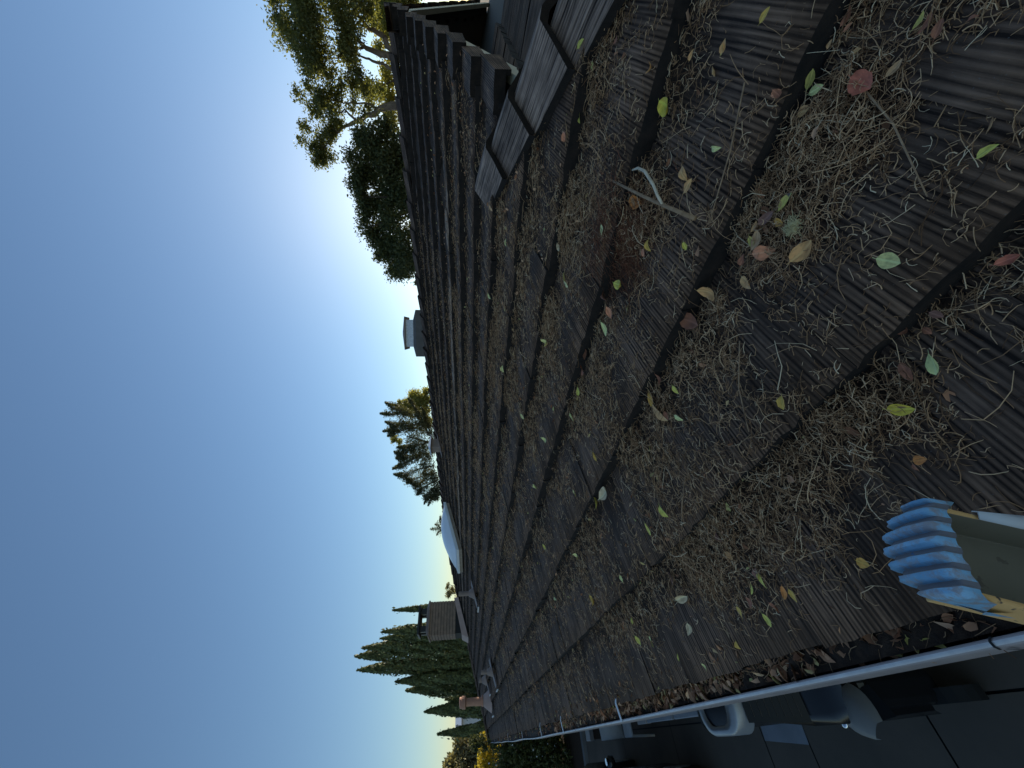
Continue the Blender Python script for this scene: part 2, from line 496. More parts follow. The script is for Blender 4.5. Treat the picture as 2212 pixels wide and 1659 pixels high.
jobs = []      # (dist, matrix, var, key, clip planes)
rg = np.random.default_rng(5)
for k in range(-1, 14):
    x = rowx(k)
    y0 = (x - HIPC) if k < 5 else RAKE + .13
    y1 = FARC - (x - .07)
    ph = .05 + .167 * (k % 2) + rg.uniform(-.03, .03)
    n0 = math.floor((y0 - ph) / TW) - 1
    j = n0
    while True:
        yc = ph + (j + .5) * TW; j += 1
        if yc - TW / 2 > y1: break
        if yc + TW / 2 < y0 - .4: continue
        clips = []
        if k < 5:
            if yc - TW / 2 < x + TL - HIPC: clips.append('hip')
            if yc + TW / 2 < x - HIPC: continue
        else:
            if yc + TW / 2 < y0: continue
            if yc - TW / 2 < y0: clips.append('rake')
        if yc + TW / 2 > FARC - (x + TL - .07): clips.append('far')
        jobs.append((0, x, yc, k, clips))
for k in range(-1, 6):
    yk = rowx(k) - HIPC
    for j in range(-6, 14):
        xc = .11 + .167 * (k % 2) + j * TW
        lo = yk + HIPC
        if xc + TW / 2 < lo or xc > 5.2: continue
        clips = ['hip1'] if xc - TW / 2 < lo + TL else []
        jobs.append((1, yk, xc, k, clips))
tiles = []
for (face, a, c, k, clips) in jobs:
    m = tile_matrix(face, a, c, k, rg)
    p = m @ Vector((.18, 0, T))
    d = in_view(p)
    if d is None:
        ds = [q for q in (in_view(m @ Vector((ax, ay, T))) for ax in (0, .4) for ay in (-.16, .16)) if q]
        d = min(ds) if ds else None
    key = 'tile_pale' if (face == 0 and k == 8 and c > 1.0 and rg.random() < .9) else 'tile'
    tiles.append([d if d else 99 + p.length, m, int(rg.integers(10)), key, clips, face])
tiles.sort(key=lambda t: t[0])

def clip_mesh(me0, m, clips):
    bm = bmesh.new(); bm.from_mesh(me0)
    inv = m.inverted()
    R = inv.to_3x3()
    for c in clips:
        if c == 'hip': co, no = Vector((HIPC, 0, 0)), Vector((1, -1, 0))
        elif c == 'hip1': co, no = Vector((HIPC, 0, 0)), Vector((-1, 1, 0))
        elif c == 'rake': co, no = Vector((0, RAKE + .10, 0)), Vector((0, -1, 0))
        else: co, no = Vector((.07, FARC, 0)), Vector((1, 1, 0))
        bmesh.ops.bisect_plane(bm, geom=bm.verts[:] + bm.edges[:] + bm.faces[:], plane_co=inv @ co, plane_no=(R @ no).normalized(), clear_outer=True)
    ok = len(bm.faces) > 0
    me = None
    if ok:
        me = bpy.data.meshes.new('roof_tile')
        bm.to_mesh(me)
        for mt in me0.materials: me.materials.append(mt)
    bm.free()
    return me
rl = world_loc(roof)
NEAR = 285
far_parts = {'tile': [], 'tile_pale': []}
made = 0
for d, m, v, key, clips, face in tiles:
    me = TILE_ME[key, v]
    if made < NEAR and d < 99:
        if clips:
            me = clip_mesh(me, m, clips)
            if me is None: continue
        o = bpy.data.objects.new('roof_tile', me); COL.objects.link(o); o.parent = roof
        mm = m.copy(); mm.translation = m.translation - rl; o.matrix_local = mm
        made += 1
    else:
        if clips:
            cm = clip_mesh(me, m, clips)
            if cm is None: continue
            V = np.array([vv.co for vv in cm.vertices]); F = [tuple(p.vertices) for p in cm.polygons]; mi = [p.material_index for p in cm.polygons]
            tc = np.stack([V[:, 0], V[:, 1], np.full(len(V), 0)], 1)
            bpy.data.meshes.remove(cm)
        else:
            V, F, mi, tc = VARS[v]; F = [tuple(f) for f in F]
        tc = tc.copy(); tc[:, 2] = len(far_parts[key]) * 2.13 + 7
        A = np.array(m)
        far_parts[key].append((V @ A[:3, :3].T + A[:3, 3], F, list(mi), tc))
for key, L in far_parts.items():
    if not L: continue
    Vs = []; Q = {}; TC = []; off = 0
    for V, F, mi, tc in L:
        for f, q in zip(F, mi): Q.setdefault(len(f), []).append((tuple(i + off for i in f), q))
        Vs.append(V); TC.append(tc); off += len(V)
    Fs = [np.array([a for a, _ in Q[n]]) for n in sorted(Q)]
    mi = [b for n in sorted(Q) for _, b in Q[n]]
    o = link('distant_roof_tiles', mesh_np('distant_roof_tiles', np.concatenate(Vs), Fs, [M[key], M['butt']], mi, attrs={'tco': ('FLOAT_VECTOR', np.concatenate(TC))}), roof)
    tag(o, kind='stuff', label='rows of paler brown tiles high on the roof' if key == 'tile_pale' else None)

# --- rake tiles along the gable edge (both slopes), L-shaped
def rake_mesh(seed, side=-1):
    rg = np.random.default_rng(seed); mb = MB()
    w = .17; T = .044
    yy = np.linspace(0, w, 5); L = .41
    top = [[(x + (rg.normal(0, .004) if x == 0 else 0), y, T + .012 + rg.normal(0, .002)) for y in yy] for x in (0, .2, L)]
    mb.grid(top, 0, flip=False)
    n = mb.n
    fr = [(p[0], p[1], p[2]) for p in top[0]]; lo = [(p[0] + .004, p[1], .0) for p in fr]
    mb.grid([lo, fr], 1, flip=True)
    mb.add([fr[0], top[1][0], top[2][0], (L, 0, -.05), (.2, 0, -.035), (.01, 0, -.025), ], [(0, 1, 4, 5), (1, 2, 3, 4)], 0)
    mb.add([(.01, 0, -.025), (.01, .022, -.025), (.004, .022, .0), (fr[0][0], 0, fr[0][2])], [(0, 1, 2, 3)], 1)
    mb.add([(.01, .022, -.025), (.2, .022, -.035), (L, .022, -.05), (L, .022, 0), (0, .022, 0)], [(0, 1, 2, 3, 4)], 1)
    mb.add([(.01, 0, -.025), (L, 0, -.05), (L, .022, -.05), (.01, .022, -.025)], [(0, 1, 2, 3)], 1)
    me = bpy.data.meshes.new('rake_tile'); me.from_pydata([tuple(v) for v in mb.v], [], mb.f)
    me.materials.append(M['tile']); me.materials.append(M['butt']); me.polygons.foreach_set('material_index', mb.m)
    a = me.attributes.new('tco', 'FLOAT_VECTOR', 'POINT')
    a.data.foreach_set('vector', np.array([(v[0], v[1] + v[2], seed * 1.7) for v in mb.v], np.float32).ravel())
    return me
RM = [rake_mesh(60 + i) for i in range(4)]
for k in range(5, 14):
    for s in (-1, 1):
        x = rowx(k)
        R = Matrix.Rotation(-(ROOF_A - TILT), 4, 'Y') @ Matrix.Rotation(rg.normal(0, .015), 4, 'Z')
        m = Matrix.Translation((x + rg.normal(0, .008), RAKE - .03 + rg.normal(0, .006), zr(x) - .036)) @ R
        if s > 0:
            # mirrored on the far slope: turn half round about the ridge
            m = Matrix.Translation((2 * RX - x, RAKE - .03 + .17, zr(x) - .036)) @ Matrix.Rotation(math.pi, 4, 'Z') @ R
        o = bpy.data.objects.new('rake_tile', RM[int(rg.integers(4))]); COL.objects.link(o); o.parent = roof
        mm = m.copy(); mm.translation = m.translation - rl; o.matrix_local = mm

# --- hip caps (V-shaped, stepped) and ridge caps
def cap_mesh(name, seed, L, w0, w1, h, mat, th=.028):
    rg = np.random.default_rng(seed); mb = MB()
    prof = [(-1, -1.0), (-.52, -.52), (-.10, -.06), (.10, -.06), (.52, -.52), (1, -1.0)]
    rows = []
    for x, w in ((0, w0), (L * .5, (w0 + w1) / 2), (L, w1)):
        rows.append([(x + (rg.normal(0, .005) if x == 0 else 0), a * w / 2, b * h + rg.normal(0, .0015)) for a, b in prof])
    mb.grid(rows, 0, flip=False)
    lo = [(x + .008, y * .93, z - th) for x, y, z in rows[0]]
    mb.grid([lo, rows[0]], 1, flip=True)
    for e in (0, -1):
        a, b = rows[0][e], rows[-1][e]
        mb.add([a, b, (b[0], b[1], b[2] - th), (a[0], a[1], a[2] - th)], [(0, 1, 2, 3) if e == 0 else (3, 2, 1, 0)], 1)
    me = bpy.data.meshes.new(name); me.from_pydata([tuple(v) for v in mb.v], [], mb.f)
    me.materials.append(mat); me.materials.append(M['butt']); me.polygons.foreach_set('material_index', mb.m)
    a = me.attributes.new('tco', 'FLOAT_VECTOR', 'POINT')
    a.data.foreach_set('vector', np.array([(v[0], v[1] * 1.4, seed * 2.3) for v in mb.v], np.float32).ravel())
    return me
HM = [cap_mesh('hip_cap', 70 + i, .46, .305, .26, .088, M['hip']) for i in range(4)]
def put_caps(name, meshes, p0, p1, step, start, lift, tilt):
    p0, p1 = Vector(p0), Vector(p1); d = (p1 - p0); n = d.length; d.normalize()
    side = Vector((0, 0, 1)).cross(d).normalized(); u = d.cross(side)
    s = start; i = 0
    while s < n - .1:
        b = Matrix((d, side, u)).transposed().to_4x4()
        m = Matrix.Translation(p0 + d * s + u * (lift + rg.normal(0, .003))) @ b @ Matrix.Rotation(tilt + rg.normal(0, .006), 4, 'Y') @ Matrix.Rotation(rg.normal(0, .012), 4, 'Z')
        o = bpy.data.objects.new(name, meshes[i % len(meshes)]); COL.objects.link(o); o.parent = roof
        mm = m.copy(); mm.translation = m.translation - rl; o.matrix_local = mm
        s += step; i += 1
hp = lambda x: (x, x - HIPC, zr(x))
put_caps('hip_cap', HM, hp(.12), hp(2.27), .352, .04, .088, .10)
RMs = [cap_mesh('ridge_cap', 80 + i, .42, .25, .22, .07, M['tile']) for i in range(4)]
put_caps('ridge_cap', RMs, (RX, RAKE - .04, zr(RX)), (RX, FARC - RX + .07, zr(RX)), .36, 0, .072, .075)
FMs = [cap_mesh('hip_cap', 90 + i, .42, .25, .22, .07, M['tile']) for i in range(3)]
put_caps('hip_cap', FMs, (.12, FARC - .05, zr(.12)), (RX, FARC - RX + .07, zr(RX)), .36, 0, .07, .075)

# --- gutter, straps
LIP = [(-1.6, .052), (.5, .049), (1.1, .043), (2.2, .034), (5.8, .012), (10, .012), (16.7, .03), (19.6, .05)]
def lipx(y): return float(np.interp(y, [a for a, _ in LIP], [b for _, b in LIP])) + .006 * math.sin(y * 1.9) * min(1, max(0, (y - 4) / 4))
LZ = -.752
def lipz(y): return LZ - .006 * math.sin(y * .9 + 1) * min(1, max(0, (y - 3) / 4))
ys = np.concatenate([np.linspace(-1.55, 4, 24), np.linspace(4.3, 19.6, 50)])
prof = [(.004, -.014), (-.002, -.008), (-.003, 0), (.000, .005), (.006, .006), (.010, .001), (.010, -.008)]
outer = []; bead = []; inner = []
for y in ys:
    x, z = lipx(y), lipz(y)
    bead.append([(x + a, y, z + b) for a, b in prof])
    outer.append([(x - .001, y, z - .012), (x - .0045, y, z - .032), (x - .0045, y, z - .062), (x + .006, y, z - .092), (x + .06, y, z - .104), (.145, y, z - .104)])
    inner.append([(x + .011, y, z - .008), (x + .010, y, z - .04), (x + .018, y, z - .066), (x + .036, y, z - .087), (x + .065, y, z - .095), (.145, y, z - .095), (.148, y, z + .02)])
gm = MB(); gm.grid(bead, 0); nb_ = len(prof)
for f_ in range(len(gm.f)):
    if f_ % (nb_ - 1) == 3: gm.m[f_] = 2
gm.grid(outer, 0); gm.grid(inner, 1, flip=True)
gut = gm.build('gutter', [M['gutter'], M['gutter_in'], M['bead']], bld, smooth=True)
gut['label'] = 'grey wavy gutter packed with leaf litter'
for y in (2.45, 4.05, 5.3, 7.3, 9.9, 12.6, 15.4):
    x = lipx(y)
    sp = [(x + .0, .010), (x + .045, .018), (.105, .022), (.15, .010)]
    MB().grid([[(a_, y + e_, lipz(y) + b_) for a_, b_ in sp] for e_ in (-.011, .011)]).build('gutter_strap', M['strap'], gut).modifiers.new('solid', 'SOLIDIFY').thickness = .002

for y, hw, mat in ((.60, .002, 'rubber'), (3.6, .012, 'gutter'), (5.9, .016, 'gutter'), (9.4, .02, 'gutter')):
    P_ = []
    for e in (-hw, hw):
        x, z = lipx(y + e), lipz(y + e)
        P_.append([(x - .006, y + e, z - .062), (x - .006, y + e, z - .032), (x - .004, y + e, z - .010), (x - .0045, y + e, z), (x - .001, y + e, z + .0062), (x + .006, y + e, z + .0073), (x + .0115, y + e, z + .002), (x + .0115, y + e, z - .02)])
    MB().grid(P_).build('gutter_joint', M[mat], gut)

# --- things fixed to the roof
def flashing(mb, x, y, w, l, mi=0, lift=.03):
    mb.add([(x + a, y + b, zr(x + a) + lift + c) for a, b, c in ((-l / 2, -w / 2, .012), (l / 2, -w / 2, 0), (l / 2, w / 2, 0), (-l / 2, w / 2, .012))], [(0, 1, 2, 3)], mi)
# skylight
sx0, sx1, sy0, sy1 = 3.18, 4.28, 8.72, 10.25
sk = MB()
def frame_ring(mb, ins, d0, d1, mi=0):
    c = [(sx0 + ins, sy0 + ins), (sx1 - ins, sy0 + ins), (sx1 - ins, sy1 - ins), (sx0 + ins, sy1 - ins)]
    V = [(x, y, zr(x) + d) for d in (d0, d1) for x, y in c]
    mb.add(V, [(0, 1, 5, 4), (1, 2, 6, 5), (2, 3, 7, 6), (3, 0, 4, 7), (4, 5, 6, 7)], mi)
frame_ring(sk, 0, .0, .07)
sky_l = sk.build('skylight', M['wood_tan'], bld); sky_l['label'] = 'white domed skylight'
f2 = MB(); frame_ring(f2, -.02, .072, .13); f2.build('skylight_frame', M['white'], sky_l, bevel=.008)
dm = MB(); n_ = 14; rows = []
for i in range(n_ + 1):
    r_ = []
    for j in range(n_ + 1):
        u, v = i / n_, j / n_
        x = sx0 + .03 + u * (sx1 - sx0 - .06); y = sy0 + .03 + v * (sy1 - sy0 - .06)
        r_.append((x, y, zr(x) + .135 + .19 * ((16 * u * (1 - u) * v * (1 - v)) ** .62)))
    rows.append(r_)
dm.grid(rows); dm.build('skylight_dome', M['dome'], sky_l, smooth=True)
# capped vent near the ridge
vx, vy = 4.66, 6.86
v_ = MB(); v_.box(vx - .10, vx + .10, vy - .10, vy + .10, zr(vx) - .05, .79)
flashing(v_, vx, vy, .34, .4)
vent = v_.build('roof_vent', M['pipe'], bld); vent['label'] = 'square brown vent with a white pointed cap'
c_ = MB(); c_.add([(vx - .17, vy - .17, .79), (vx + .17, vy - .17, .79), (vx + .17, vy + .17, .79), (vx - .17, vy + .17, .79), (vx, vy, .865)], [(3, 2, 1, 0), (0, 1, 4), (1, 2, 4), (2, 3, 4), (3, 0, 4)])
c_.build('vent_cap', M['white'], vent)
# brown stand pipe with white-edged flashing
def standpipe(x, y, top, r, label, mat=M['pipe'], fl='strap'):
    mb = MB(); z0 = zr(x)
    mb.tube([(x, y, z0 - .03), (x, y, top)], r, 12)
    o = mb.build('vent_pipe', mat, bld, smooth=False); o['label'] = label
    a = MB(); a.lathe([(r * 2.6, -.02), (r * 1.7, .07), (r * 1.15, .11)], (x, y, z0 + .02), 14); a.build('pipe_boot', mat, o, smooth=True)
    b = MB(); flashing(b, x - .02, y, .34, .44, 0, .028)
    ob = b.build('pipe_flashing', M['pipe'], o)
    e = MB(); e.box(x - .30, x - .285, y - .17, y + .20, zr(x - .29) + .02, zr(x - .29) + .045)
    e.build('flashing_edge', M[fl], o)
    return o
standpipe(2.22, 8.45, .21, .045, 'brown vent pipe below the skylight, nearest of the thin pipes')
standpipe(1.02, 9.18, -.22, .036, 'short brown vent pipe left of the copper coloured flue')
standpipe(1.14, 11.6, -.23, .048, 'short brown vent pipe close beside the copper coloured flue')
# flue
x, y = .82, 12.6; z0 = zr(x)
fl = MB().tube([(x, y, z0), (x, y, .10)], .085, 16); flue = fl.build('flue', M['copper'], bld); flue['label'] = 'copper coloured flue with a round collar cap'
MB().lathe([(.26, -.06), (.12, .13), (.10, .15)], (x, y, z0 + .03), 18).build('flue_boot', M['flash'], flue, smooth=True)
MB().lathe([(.115, .0), (.115, .03), (.10, .04)], (x, y, z0 + .18), 18).build('storm_collar', M['copper'], flue)
MB().lathe([(.10, 0), (.135, .02), (.135, .10), (.115, .115), (.115, .16), (.05, .17)], (x, y, .08), 18).build('flue_cap', M['copper'], flue)
e = MB(); e.box(x - .33, x - .31, y - .3, y + .25, zr(x - .32) + .02, zr(x - .32) + .05); e.build('flashing_edge', M['strap'], flue)
x, y = 1.07, 17.6
mb = MB().tube([(x, y, zr(x) - .02), (x, y, -.20)], .06, 12); o = mb.build('vent_pipe', M['copper'], bld); o['label'] = 'small sunlit pipe beyond the copper coloured flue'
# boxed chimney with lap siding
cx0, cx1, cy0, cy1 = 2.72, 3.66, 14.75, 15.6
ch = MB(); zb = zr(cx0) - .05
ch.box(cx0, cx1, cy0, cy1, zb, 1.30)
chim = ch.build('chimney', M['deck'], bld); chim['label'] = 'boxed chimney clad in brown lap siding under a black hood'
nb = 9
for i in range(nb):
    z = .46 + i * .095
    b = MB()
    for (a0, a1, b0, b1) in ((cx0 - .02, cx1 + .02, cy0 - .02, cy0 - .001), (cx0 - .02, cx0 - .001, cy0, cy1)):
        V = [(a0, b0, z), (a1, b0, z), (a1, b1, z), (a0, b1, z), (a0 + (.012 if a1 - a0 < .1 else 0), b0 + (.012 if b1 - b0 < .1 else 0), z + .084), (a1, b0 + (.012 if b1 - b0 < .1 else 0), z + .084), (a1, b1, z + .084), (a0 + (.012 if a1 - a0 < .1 else 0), b1, z + .084)]
        b.add(V, [(3, 2, 1, 0), (4, 5, 6, 7), (0, 1, 5, 4), (1, 2, 6, 5), (2, 3, 7, 6), (3, 0, 4, 7)])
    b.build('siding_board', M['siding'], chim)
MB().box(cx0 - .05, cx1 + .05, cy0 - .05, cy1 + .05, 1.30, 1.34).build('chimney_rim', M['pipe'], chim)
t_ = MB()
V = [(cx0 - .06, cy0 - .06, 1.34), (cx1 + .06, cy0 - .06, 1.34), (cx1 + .06, cy1 + .06, 1.34), (cx0 - .06, cy1 + .06, 1.34), (cx0 + .12, cy0 + .12, 1.42), (cx1 - .12, cy0 + .12, 1.42), (cx1 - .12, cy1 - .12, 1.42), (cx0 + .12, cy1 - .12, 1.42)]
t_.add(V, [(0, 1, 5, 4), (1, 2, 6, 5), (2, 3, 7, 6), (3, 0, 4, 7), (4, 5, 6, 7)]); t_.build('chimney_top', M['pipe'], chim)
for (a, b) in ((cx0 + .13, cy0 + .13), (cx1 - .30, cy0 + .13), (cx0 + .13, cy1 - .30), (cx1 - .30, cy1 - .30)): MB().box(a, a + .17, b, b + .17, 1.42, 1.62).build('hood_leg', M['dark'], chim)
MB().box(cx0 + .05, cx1 - .05, cy0 + .05, cy1 - .05, 1.62, 1.69).build('chimney_hood', M['dark'], chim, bevel=.01)
b = MB(); b.add([(cx0 - .16, cy0 - .10, zr(cx0 - .16) + .05), (cx1 + .1, cy0 - .10, zr(cx1 + .1) + .05), (cx1 + .1, cy0 - .04, zr(cx1) + .22), (cx0 - .05, cy0 - .04, zr(cx0) + .22), (cx0 - .05, cy1, zr(cx0) + .22), (cx0 - .16, cy1, zr(cx0 - .16) + .05)], [(0, 1, 2, 3), (0, 3, 4, 5)])
b.build('chimney_flashing', M['flash'], chim)
# white capped chimney behind the ridge
wcx, wcy = 6.33, 5.22
d1 = Vector((.63, -.77, 0))          # across the line of sight
def rect(cx, cy, hw, hd):
    a = Vector((cx, cy, 0)); n = Vector((.77, .63, 0))
    return [a - d1 * hw - n * hd, a + d1 * hw - n * hd, a + d1 * hw + n * hd, a - d1 * hw + n * hd]
def prism(mb, R0, z0, R1, z1, mi=0):
    V = [(p.x, p.y, z0) for p in R0] + [(p.x, p.y, z1) for p in R1]
    mb.add(V, [(0, 1, 5, 4), (1, 2, 6, 5), (2, 3, 7, 6), (3, 0, 4, 7), (4, 5, 6, 7), (3, 2, 1, 0)], mi)
mb = MB(); prism(mb, rect(wcx, wcy, .46, .4), .2, rect(wcx, wcy, .46, .4), 1.05); prism(mb, rect(wcx, wcy, .46, .4), 1.05, rect(wcx, wcy, .26, .25), 1.12)
wch = mb.build('chimney', M['stucco'], bld); wch['label'] = 'low stucco chimney with a pale mesh spark cap behind the ridge'
mb = MB(); prism(mb, rect(wcx, wcy, .27, .26), 1.115, rect(wcx, wcy, .27, .26), 1.275); mb.build('spark_mesh', M['galv'], wch)
mb = MB(); prism(mb, rect(wcx, wcy, .33, .31), 1.27, rect(wcx, wcy, .33, .31), 1.285); prism(mb, rect(wcx, wcy, .325, .305), 1.285, rect(wcx, wcy, .03, .03), 1.36); mb.build('spark_cap', M['pipe'], wch)

# ------------------------------------------------------------------ litter on the roof
def topz(X, Y):
    """height of the tile surface"""
    u = ((X - X1) / P) % 1.0
    return zr0(X) - T * u * .95
def zr0(X): return -H + SL * (X - X1)
def vnoise(X, Y, s, seed):
    rg = np.random.default_rng(seed); G = rg.random((64, 64))
    a, b = X / s, Y / s
    i, j = np.floor(a).astype(int), np.floor(b).astype(int); fa, fb = a - i, b - j
    fa, fb = fa * fa * (3 - 2 * fa), fb * fb * (3 - 2 * fb)
    g = lambda p, q: G[p % 64, q % 64]
    return (g(i, j) * (1 - fa) + g(i + 1, j) * fa) * (1 - fb) + (g(i, j + 1) * (1 - fa) + g(i + 1, j + 1) * fa) * fb
def density(X, Y):
    u = ((X - X1) / P) % 1.0
    n = .6 * vnoise(X, Y, .22, 1) + .4 * vnoise(X, Y, .07, 2)
    heap = np.clip((u - .30) / .5, 0, 1)
    d = .13 + 1.15 * heap * np.clip((n - .12) * 2.0, 0, 1) + .6 * np.clip((n - .42) * 3, 0, 1)
    d *= np.where(Y < 5, 1.0, np.clip(1.0 - (Y - 5) / 9, .12, 1))
    return d
def bed_h(X, Y):
    u = ((X - X1) / P) % 1.0
    n = .6 * vnoise(X, Y, .22, 1) + .4 * vnoise(X, Y, .07, 2)
    return np.clip((u - .40) / .6, 0, 1) ** 1.4 * np.clip((n - .2) * 1.6, 0, 1) * .040 * np.where(Y < 6, 1, np.clip(1 - (Y - 6) / 10, .35, 1))

# dark crumbly debris lying against each butt
Vs = []; Fs = []; off = 0
for k in range(-1, 12):
    y0 = max(rowx(k) - HIPC + .1, -.9) if k < 5 else RAKE + .05
    yy = np.concatenate([np.arange(y0, 3.5, .018), np.arange(3.5, 14, .08)])
    uu = np.linspace(.30, 1.04, 13)
    U, Y = np.meshgrid(uu, yy, indexing='ij')
    X = X1 + (k + U) * P
    Ue = np.minimum(U, .999); Xe = X1 + (k + Ue) * P
    h = bed_h(Xe, Y)
    Z = zr0(X) - T * U * .95 + h - .006 + (.004 * RNG.random(U.shape)) * (h > .004)
    V = np.stack([X, Y, Z], -1).reshape(-1, 3)
    ni, nj = U.shape
    a = np.arange(ni * nj).reshape(ni, nj)
    F = np.stack([a[:-1, :-1], a[1:, :-1], a[1:, 1:], a[:-1, 1:]], -1).reshape(-1, 4) + off
    hv = h.reshape(-1); keep = hv[(F - off)].max(1) > .003
    Vs.append(V); Fs.append(F[keep]); off += len(V)
o = link('debris', mesh_np('debris', np.concatenate(Vs), [np.concatenate(Fs)], M['soil'], smooth=True))
tag(o, 'dark crumbled debris banked against the tile edges', kind='stuff')

def needles(name, P0, ang, length, rad, hue, mat, normal_lift, segs=4, curl=1.0, rough=None):
    """thin three-sided curved stems lying on the roof; P0 (n,3)"""
    n = len(P0)
    sN = np.array([-SL, 0, 1]); sN /= np.linalg.norm(sN)
    tX = np.array([1, 0, SL]); tX /= np.linalg.norm(tX); tY = np.array([0, 1., 0])
    pts = np.zeros((n, segs + 1, 3)); pts[:, 0] = P0
    kap = RNG.normal(0, 1, n) * curl; pit = normal_lift
    a = ang.copy()
    for i in range(segs):
        st = (length / segs)[:, None]
        el = pit * (1 - 2 * i / max(1, segs - 1)) if segs > 1 else pit
        d = np.cos(a)[:, None] * tX + np.sin(a)[:, None] * tY
        d = d * np.cos(el)[:, None] + sN * np.sin(el)[:, None]
        pts[:, i + 1] = pts[:, i] + d * st
        a = a + kap / segs + RNG.normal(0, .18, n)
    V = np.zeros((n, segs + 1, 3, 3))
    for i in range(segs + 1):
        d = pts[:, min(i + 1, segs)] - pts[:, max(i - 1, 0)]
        d /= np.linalg.norm(d, axis=1, keepdims=True) + 1e-9
        s = np.cross(d, sN); s /= np.linalg.norm(s, axis=1, keepdims=True) + 1e-9
        t = np.cross(s, d)
        r_ = rad * (1 - .45 * i / segs)
        for j in range(3):
            q = 2 * math.pi * j / 3
            V[:, i, j] = pts[:, i] + (s * math.cos(q) + t * math.sin(q)) * r_[:, None]
    base = (np.arange(n) * (segs + 1) * 3)[:, None]
    F = []
    for i in range(segs):
        for j in range(3):
            F.append(np.concatenate([base + i * 3 + j, base + i * 3 + (j + 1) % 3, base + (i + 1) * 3 + (j + 1) % 3, base + (i + 1) * 3 + j], 1))
    hv = np.repeat(hue, (segs + 1) * 3)
    me = mesh_np(name, V.reshape(-1, 3), [np.concatenate(F)], mat, attrs={'hue': ('FLOAT', hv)})
    return link(name, me), pts

def sample(n, x0, x1, y0, y1, rgn=RNG):
    X = rgn.uniform(x0, x1, n * 4); Y = rgn.uniform(y0, y1, n * 4)
    ok = (rgn.random(n * 4) * 1.4 < density(X, Y)) & ((Y > X - HIPC + .12) | ((X > 2.2) & (Y > RAKE)))
    # keep clear of the tiles' butt faces
    return X[ok][:n], Y[ok][:n]
def litter_z(X, Y, amp=.010):
    return topz(X, Y) + bed_h(X, Y) + .0015 + np.abs(RNG.normal(0, 1, len(X))) * amp * np.clip(density(X, Y), 0, 1)
Xs = []; Ys = []
for n, b in ((7500, (.16, .85, -.75, .55)), (15000, (.16, 1.5, -.75, 1.3)), (16000, (.2, 2.3, -.5, 2.2)), (18000, (.15, 3.4, .4, 4.2)), (18000, (.15, 5.0, 2.0, 8)), (6000, (.15, 5.1, 5, 14))):
    a_, b_ = sample(n, *b); Xs.append(a_); Ys.append(b_)
X = np.concatenate(Xs); Y = np.concatenate(Ys); n = len(X)
ln = np.where(RNG.random(n) < .10, RNG.uniform(.04, .11, n), RNG.gamma(2.6, .0062, n) + .005)
hue = np.clip(RNG.beta(1.05, 1.75, n), 0, 1)
dist = np.hypot(X, Y)
rad = RNG.uniform(.0005, .0011, n) * np.clip(.85 + dist * .14, .85, 1.7)
P0 = np.stack([X, Y, litter_z(X, Y)], 1)
o, pts = needles('needle_litter', P0, RNG.uniform(0, 2 * math.pi, n), ln, rad, hue, M['needle'], np.abs(RNG.normal(0, .16, n)), 4, 1.5)
tag(o, 'dry brown needles and twiglets strewn over the roof tiles', kind='stuff')
# side sprigs on some of the nearer stems (the scaly forked bits)
sel = np.where((dist < 2.6) & (ln > .02) & (RNG.random(n) < .55))[0]
P1 = pts[sel, RNG.integers(1, 4, len(sel))]
o, _ = needles('twiglet_litter', P1, RNG.uniform(0, 2 * math.pi, len(sel)), RNG.uniform(.005, .02, len(sel)), rad[sel] * .9, np.clip(hue[sel] + .1, 0, 1), M['needle'], np.abs(RNG.normal(.1, .2, len(sel))), 2, .8)
tag(o, 'short forked bits of dry twig among the needles', kind='stuff')
# patch of long red-brown pine needles
n = 620
c = RNG.normal(0, 1, (n, 2)) * (.055, .085) + (1.10, .545)
ok = c[:, 0] < 1.47; c = c[ok]; n = len(c)
P0 = np.stack([c[:, 0], c[:, 1], topz(c[:, 0], c[:, 1]) + bed_h(c[:, 0], c[:, 1]) + .004 + RNG.random(n) * .014], 1)
o, _ = needles('pine_needle_patch', P0, RNG.normal(-.1, .5, n) + np.where(RNG.random(n) < .5, math.pi, 0), RNG.uniform(.06, .13, n), np.full(n, .0006), RNG.random(n), M['needle_red'], np.abs(RNG.normal(0, .06, n)), 4, .35)
tag(o, 'patch of long red brown pine needles near the forked twig', kind='stuff')

# ------------------------------------------------------------------ gutter filling
ys = np.concatenate([np.arange(-1.5, 4, .02), np.arange(4, 19.3, .1)])
rows = []
for y in ys:
    x = lipx(y); r_ = []
    fill = .040 + .03 * math.sin(y * 2.3) * .3 + (.008 if y > 1.2 else .002)
    for t in np.linspace(0, 1, 7):
        r_.append((x + .016 + t * (.148 - x - .016), y, lipz(y) - .062 + fill + .022 * t + RNG.normal(0, .004)))
    rows.append(r_)
gb = MB(); gb.grid(rows, 0, flip=True)
tag(gb.build('gutter_debris', M['soil'], smooth=True), 'wet dark leaf mould filling the gutter', kind='stuff')
n = 5200
Y = np.where(RNG.random(n) < .75, RNG.uniform(.2, 4, n), RNG.uniform(4, 15, n))
lx = np.array([lipx(y) for y in Y]); tt = RNG.beta(1.5, 1.2, n)
X = lx + .02 + tt * (.15 - lx); Z = np.array([lipz(y) for y in Y]) - .026 + .03 * tt + np.abs(RNG.normal(0, .010, n)) + np.where(Y > 1.1, .008, .003)
o, _ = needles('gutter_needles', np.stack([X, Y, Z], 1), RNG.normal(math.pi / 2, .9, n), RNG.uniform(.012, .05, n), RNG.uniform(.0005, .0011, n), RNG.beta(1.3, 2.6, n), M['needle'], np.abs(RNG.normal(0, .25, n)), 3, 1.2)
tag(o, 'brown needles and stalks heaped in the gutter', kind='stuff')

